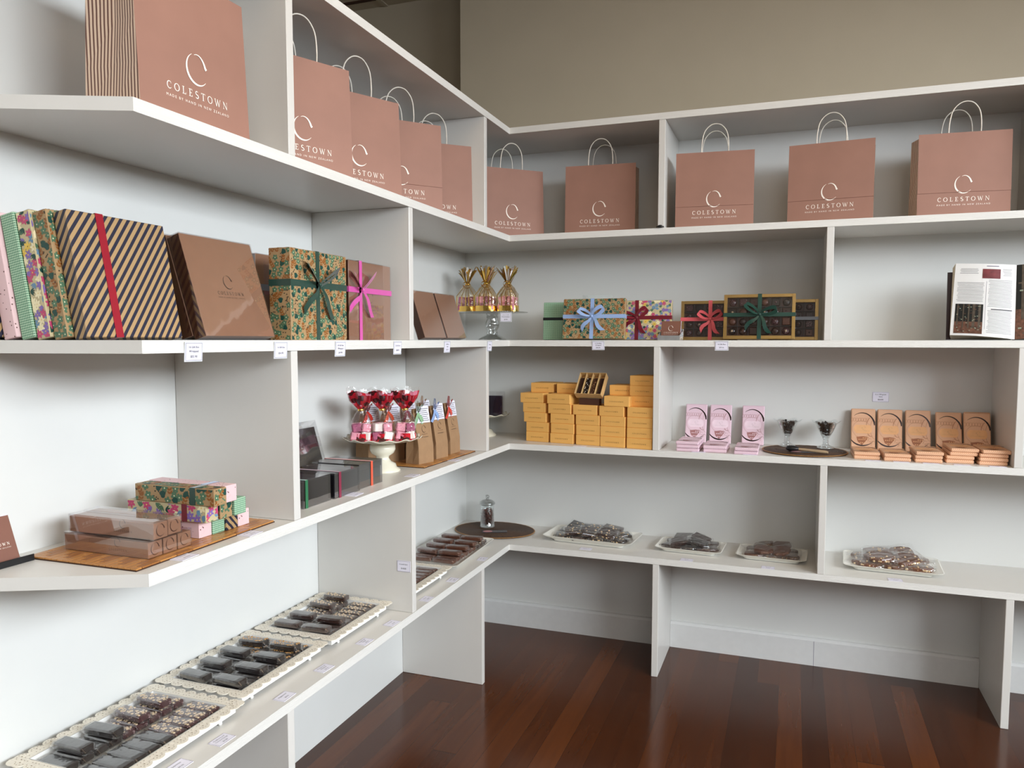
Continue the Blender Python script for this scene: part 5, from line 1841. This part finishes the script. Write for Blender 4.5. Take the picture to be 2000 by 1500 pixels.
# ------------------------------------------------------------ price tags
def ptag(label, loc, rot, w, h, lines, sleeve=False, group=None, flat=False):
    t = thing('price_tag', label, 'price tag', loc, rot, group)
    e = .0022 if sleeve else 0
    MB().box(-w / 2 - e, w / 2 + e, 0, .0012, -h / 2 - e, h / 2 + e, MTAGE if sleeve else MTAG, bev=.0003).build('card', t)
    m = MB()
    pr = []
    if sleeve: pr.append((MTAG, [(-w / 2 + .0006, -h / 2 + .0006), (w / 2 - .0006, -h / 2 + .0006), (w / 2 - .0006, h / 2 - .0006), (-w / 2 + .0006, h / 2 - .0006)]))
    fr = (MTAGB, None)
    pr2 = [(MTAGB, q) for q in stroke([(-w / 2 + .001, -h / 2 + .001), (w / 2 - .001, -h / 2 + .001), (w / 2 - .001, h / 2 - .001), (-w / 2 + .001, h / 2 - .001)], .0009, True)]
    n = len(lines)
    sz = h * .19
    ylist = [h * .26, h * .03, -h * .27] if n == 3 else [h * .18, -h * .2]
    for s_, y in zip(lines, ylist):
        k = min(1, w * .84 / (len(s_) * sz * .56))
        pr2 += [(MBLACKP, q) for q in text(s_, sz * k, 0, y)]
    m.decal(pr, ((0, 0, 0), (1, 0, 0), (0, 0, 1), (0, -1, 0)), .0002)
    m.decal(pr2, ((0, 0, 0), (1, 0, 0), (0, 0, 1), (0, -1, 0)), .0005)
    m.build('printed_text', t)
    return t


for pl_, pr_, lines, lab in ((358, 395, ('16 Gift Box', 'Wrapped', '$55.90'), 'price tag on the eye-level shelf edge under the navy striped box'),
                             (533, 561, ('16 Gift Box', '$54.90'), 'price tag on the eye-level shelf edge under the green-flowered thick box'),
                             (651, 676, ('25 Gift Box', 'Wrapped', '$69.90'), 'price tag on the eye-level shelf edge below the pink-ribboned box'),
                             (766, 785, ('25 Gift Box', '$68.90'), 'price tag on the eye-level shelf edge just left of the upright'),
                             (866, 879, ('Gift Box', 'Small', '$24.90'), 'price tag on the eye-level shelf edge below the small leaning brown boxes'),
                             (951, 960, ('Sweets', '$9.90'), 'narrow price tag on the eye-level shelf edge above the farthest left-run upright')):
    a, b2 = W(pl_, 680, x=D), W(pr_, 680, x=D)
    wd_ = min(.052, b2.y - a.y)
    ptag(lab, (D + .0018, (a.y + b2.y) / 2, Z3 - .0245), (R(4), 0, Q), wd_ - .004, .038, lines, True, 'sleeved price tags on the eye-level shelf edge')
for pl_, pr_, lines, lab in ((1156, 1181, ('16 Gift Box', 'Wrapped', '$56.90'), 'price tag on the eye-level shelf edge under the pale blue bow box'),
                             (1396, 1423, ('24 Gift Box', '$79.90'), 'price tag on the eye-level shelf edge left of the dark green bow chocolate box')):
    a, b2 = W(pl_, 680, y=-D), W(pr_, 680, y=-D)
    ptag(lab, ((a.x + b2.x) / 2, -D - .0018, Z3 - .0225), (R(4), 0, 0), b2.x - a.x - .005, .035, lines, True, 'sleeved price tags on the eye-level shelf edge')
p = W(990, 617, y=GS[1] - .16)
ptag('price tag hanging from the rim of the glass cake stand', (p.x, GS[1] - .171 - .003, p.z - .006), (0, 0, 0), .05, .038, ('Raspberry & Vanilla', 'Marshmallow', '$9.90'), True)
p = W(1720, 775, y=0)
ptag('price tag stuck on the back wall above the orange chocolate bars', (p.x, -.0014, p.z), (0, 0, 0), .064, .042, ('6 x 100 gram', 'bars', '$52.00'))
p = W(789, 1106, y=-1.3231)
ptag('price tag stuck on the upright between the lace-edged trays', (p.x, -1.3097 - U / 2 - .0014, p.z), (0, 0, 0), .05, .038, ('6 snack bars', '$18.00'))
FLT = [('left', 361, 1089, Z4, ('4 Gift Box', '$13.90'), 'flat price tag on the left lower shelf in front of the clear long boxes'),
       ('left', 490, 1043, Z4, ('4 Gift Box', '$14.90'), 'flat price tag on the left lower shelf in front of the wrapped pile'),
       ('left', 692, 966, Z4, ('Truffle Box', '$22.90'), 'flat price tag on the lower shelf in front of the orange-red ribboned box'),
       ('left', 805, 929, Z4, ('Marshmallow', '$9.90'), 'flat price tag on the lower shelf between ivory stand and bamboo mat'),
       ('left', 888, 899, Z4, ('Hot Chocolate', '$14.90'), 'flat price tag on the lower shelf in front of the kraft gift bags'),
       ('left', 349, 1497, Z5, ('Liquorice', '$4.90'), 'flat price tag at the very bottom of the bench shelf, nearest the viewer'),
       ('left', 434, 1446, Z5, ('Raspberry and', 'Coconut Rough', '$4.90'), 'flat price tag on the bench shelf beside the nearest lace-edged tray'),
       ('left', 556, 1361, Z5, ('Peppermint', '$4.90'), 'flat price tag on the bench shelf between nearest and middle trays'),
       ('left', 633, 1306, Z5, ('Marzipan and', 'Hazelnut', '$4.90'), 'flat price tag on the bench shelf beside the middle tray'),
       ('left', 712, 1254, Z5, ('Caramel and', 'Ginger', '$4.90'), 'flat price tag on the bench shelf where the middle tray ends'),
       ('left', 765, 1218, Z5, ('Coconut', '$4.90'), 'flat price tag on the bench shelf just before the upright'),
       ('left', 833, 1170, Z5, ('Nougat', '$4.90'), 'flat price tag on the bench shelf just beyond the upright'),
       ('left', 884, 1133, Z5, ('Honey bar', '$4.90'), 'flat price tag on the bench shelf in front of the lace tray beyond the upright'),
       ('left', 942, 1092, Z5, ('Jelly bar', '$4.90'), 'flat price tag on the bench shelf nearest the inner corner'),
       ('right', 1144, 1072, Z5, ('Hazelnut slab', '$8.90'), 'flat price tag on the bench shelf in front of the curved platter'),
       ('right', 1341, 1094, Z5, ('Ginger', '$8.90'), 'flat price tag on the bench shelf in front of the left small platter'),
       ('right', 1500, 1110, Z5, ('Almond', '$8.90'), 'flat price tag on the bench shelf in front of the right small platter'),
       ('right', 1749, 1134, Z5, ('Nut Brittle', '$8.90'), 'flat price tag on the bench shelf in front of the nut brittle platter'),
       ('right', 1137, 869.5, Z4, ('Snack Box', '$13.90'), 'flat price tag on the lower back shelf in front of the yellow boxes'),
       ('right', 1366, 881, Z4, ('100 gram', '$9.90'), 'flat price tag on the lower back shelf between left and middle pink stacks'),
       ('right', 1464, 890, Z4, ('100 gram', '$9.90'), 'flat price tag on the lower back shelf in front of the right pink stack')]
for j, px in enumerate((1705, 1760, 1818, 1878, 1946)):
    FLT.append(('right', px, 899.5 + 2.6 * j, Z4, ('100 gram', '$9.90'), 'flat price tag on the lower back shelf before the %s orange stack' % ['leftmost', 'second', 'third', 'fourth', 'rightmost'][j]))
for side, px, py, z, lines, lab in FLT:
    p = W(px, py, z=z)
    if side == 'left': loc, rz = (min(p.x, D - .0215), p.y, z + .0013), Q
    else: loc, rz = (p.x, max(p.y, -D + .0205), z + .0013), 0
    m_ = Matrix.Rotation(rz + R(random.Random(px).uniform(-4, 4)), 4, 'Z') @ Matrix.Rotation(-PI / 2, 4, 'X')
    if z == Z4 and side == 'right':
        loc = (p.x, -D + .014, z + .0013)
        ptag(lab, loc, m_.to_euler(), .056, .022, lines, group='flat price tags lying on the shelves')
    else: ptag(lab, loc, m_.to_euler(), .052, .036, lines, group='flat price tags lying on the shelves')

# small black clip at the foot of the back-wall upright
t = thing('black_clip', 'tiny black clip on the bag shelf at the foot of the back-wall upright', 'clip', (1.042, -D - .0045 + .001, Z2))
MB().lathe([(.0005, 0), (.009, .001), (.011, .005), (.007, .011), (.0005, .012)], 14, MBLACKPL, Matrix.Translation((0, -.012 + .0105, 0)) @ Matrix.Diagonal((1, .35, 1, 1))).build('clip_body', t)
for sx in (-1, 1): MB().tube([(sx * .006, 0, .004), (sx * .012, 0, .006), (sx * .015, 0, .002)], .0022, MBLACKPL, 8).build('clip_arm', t)
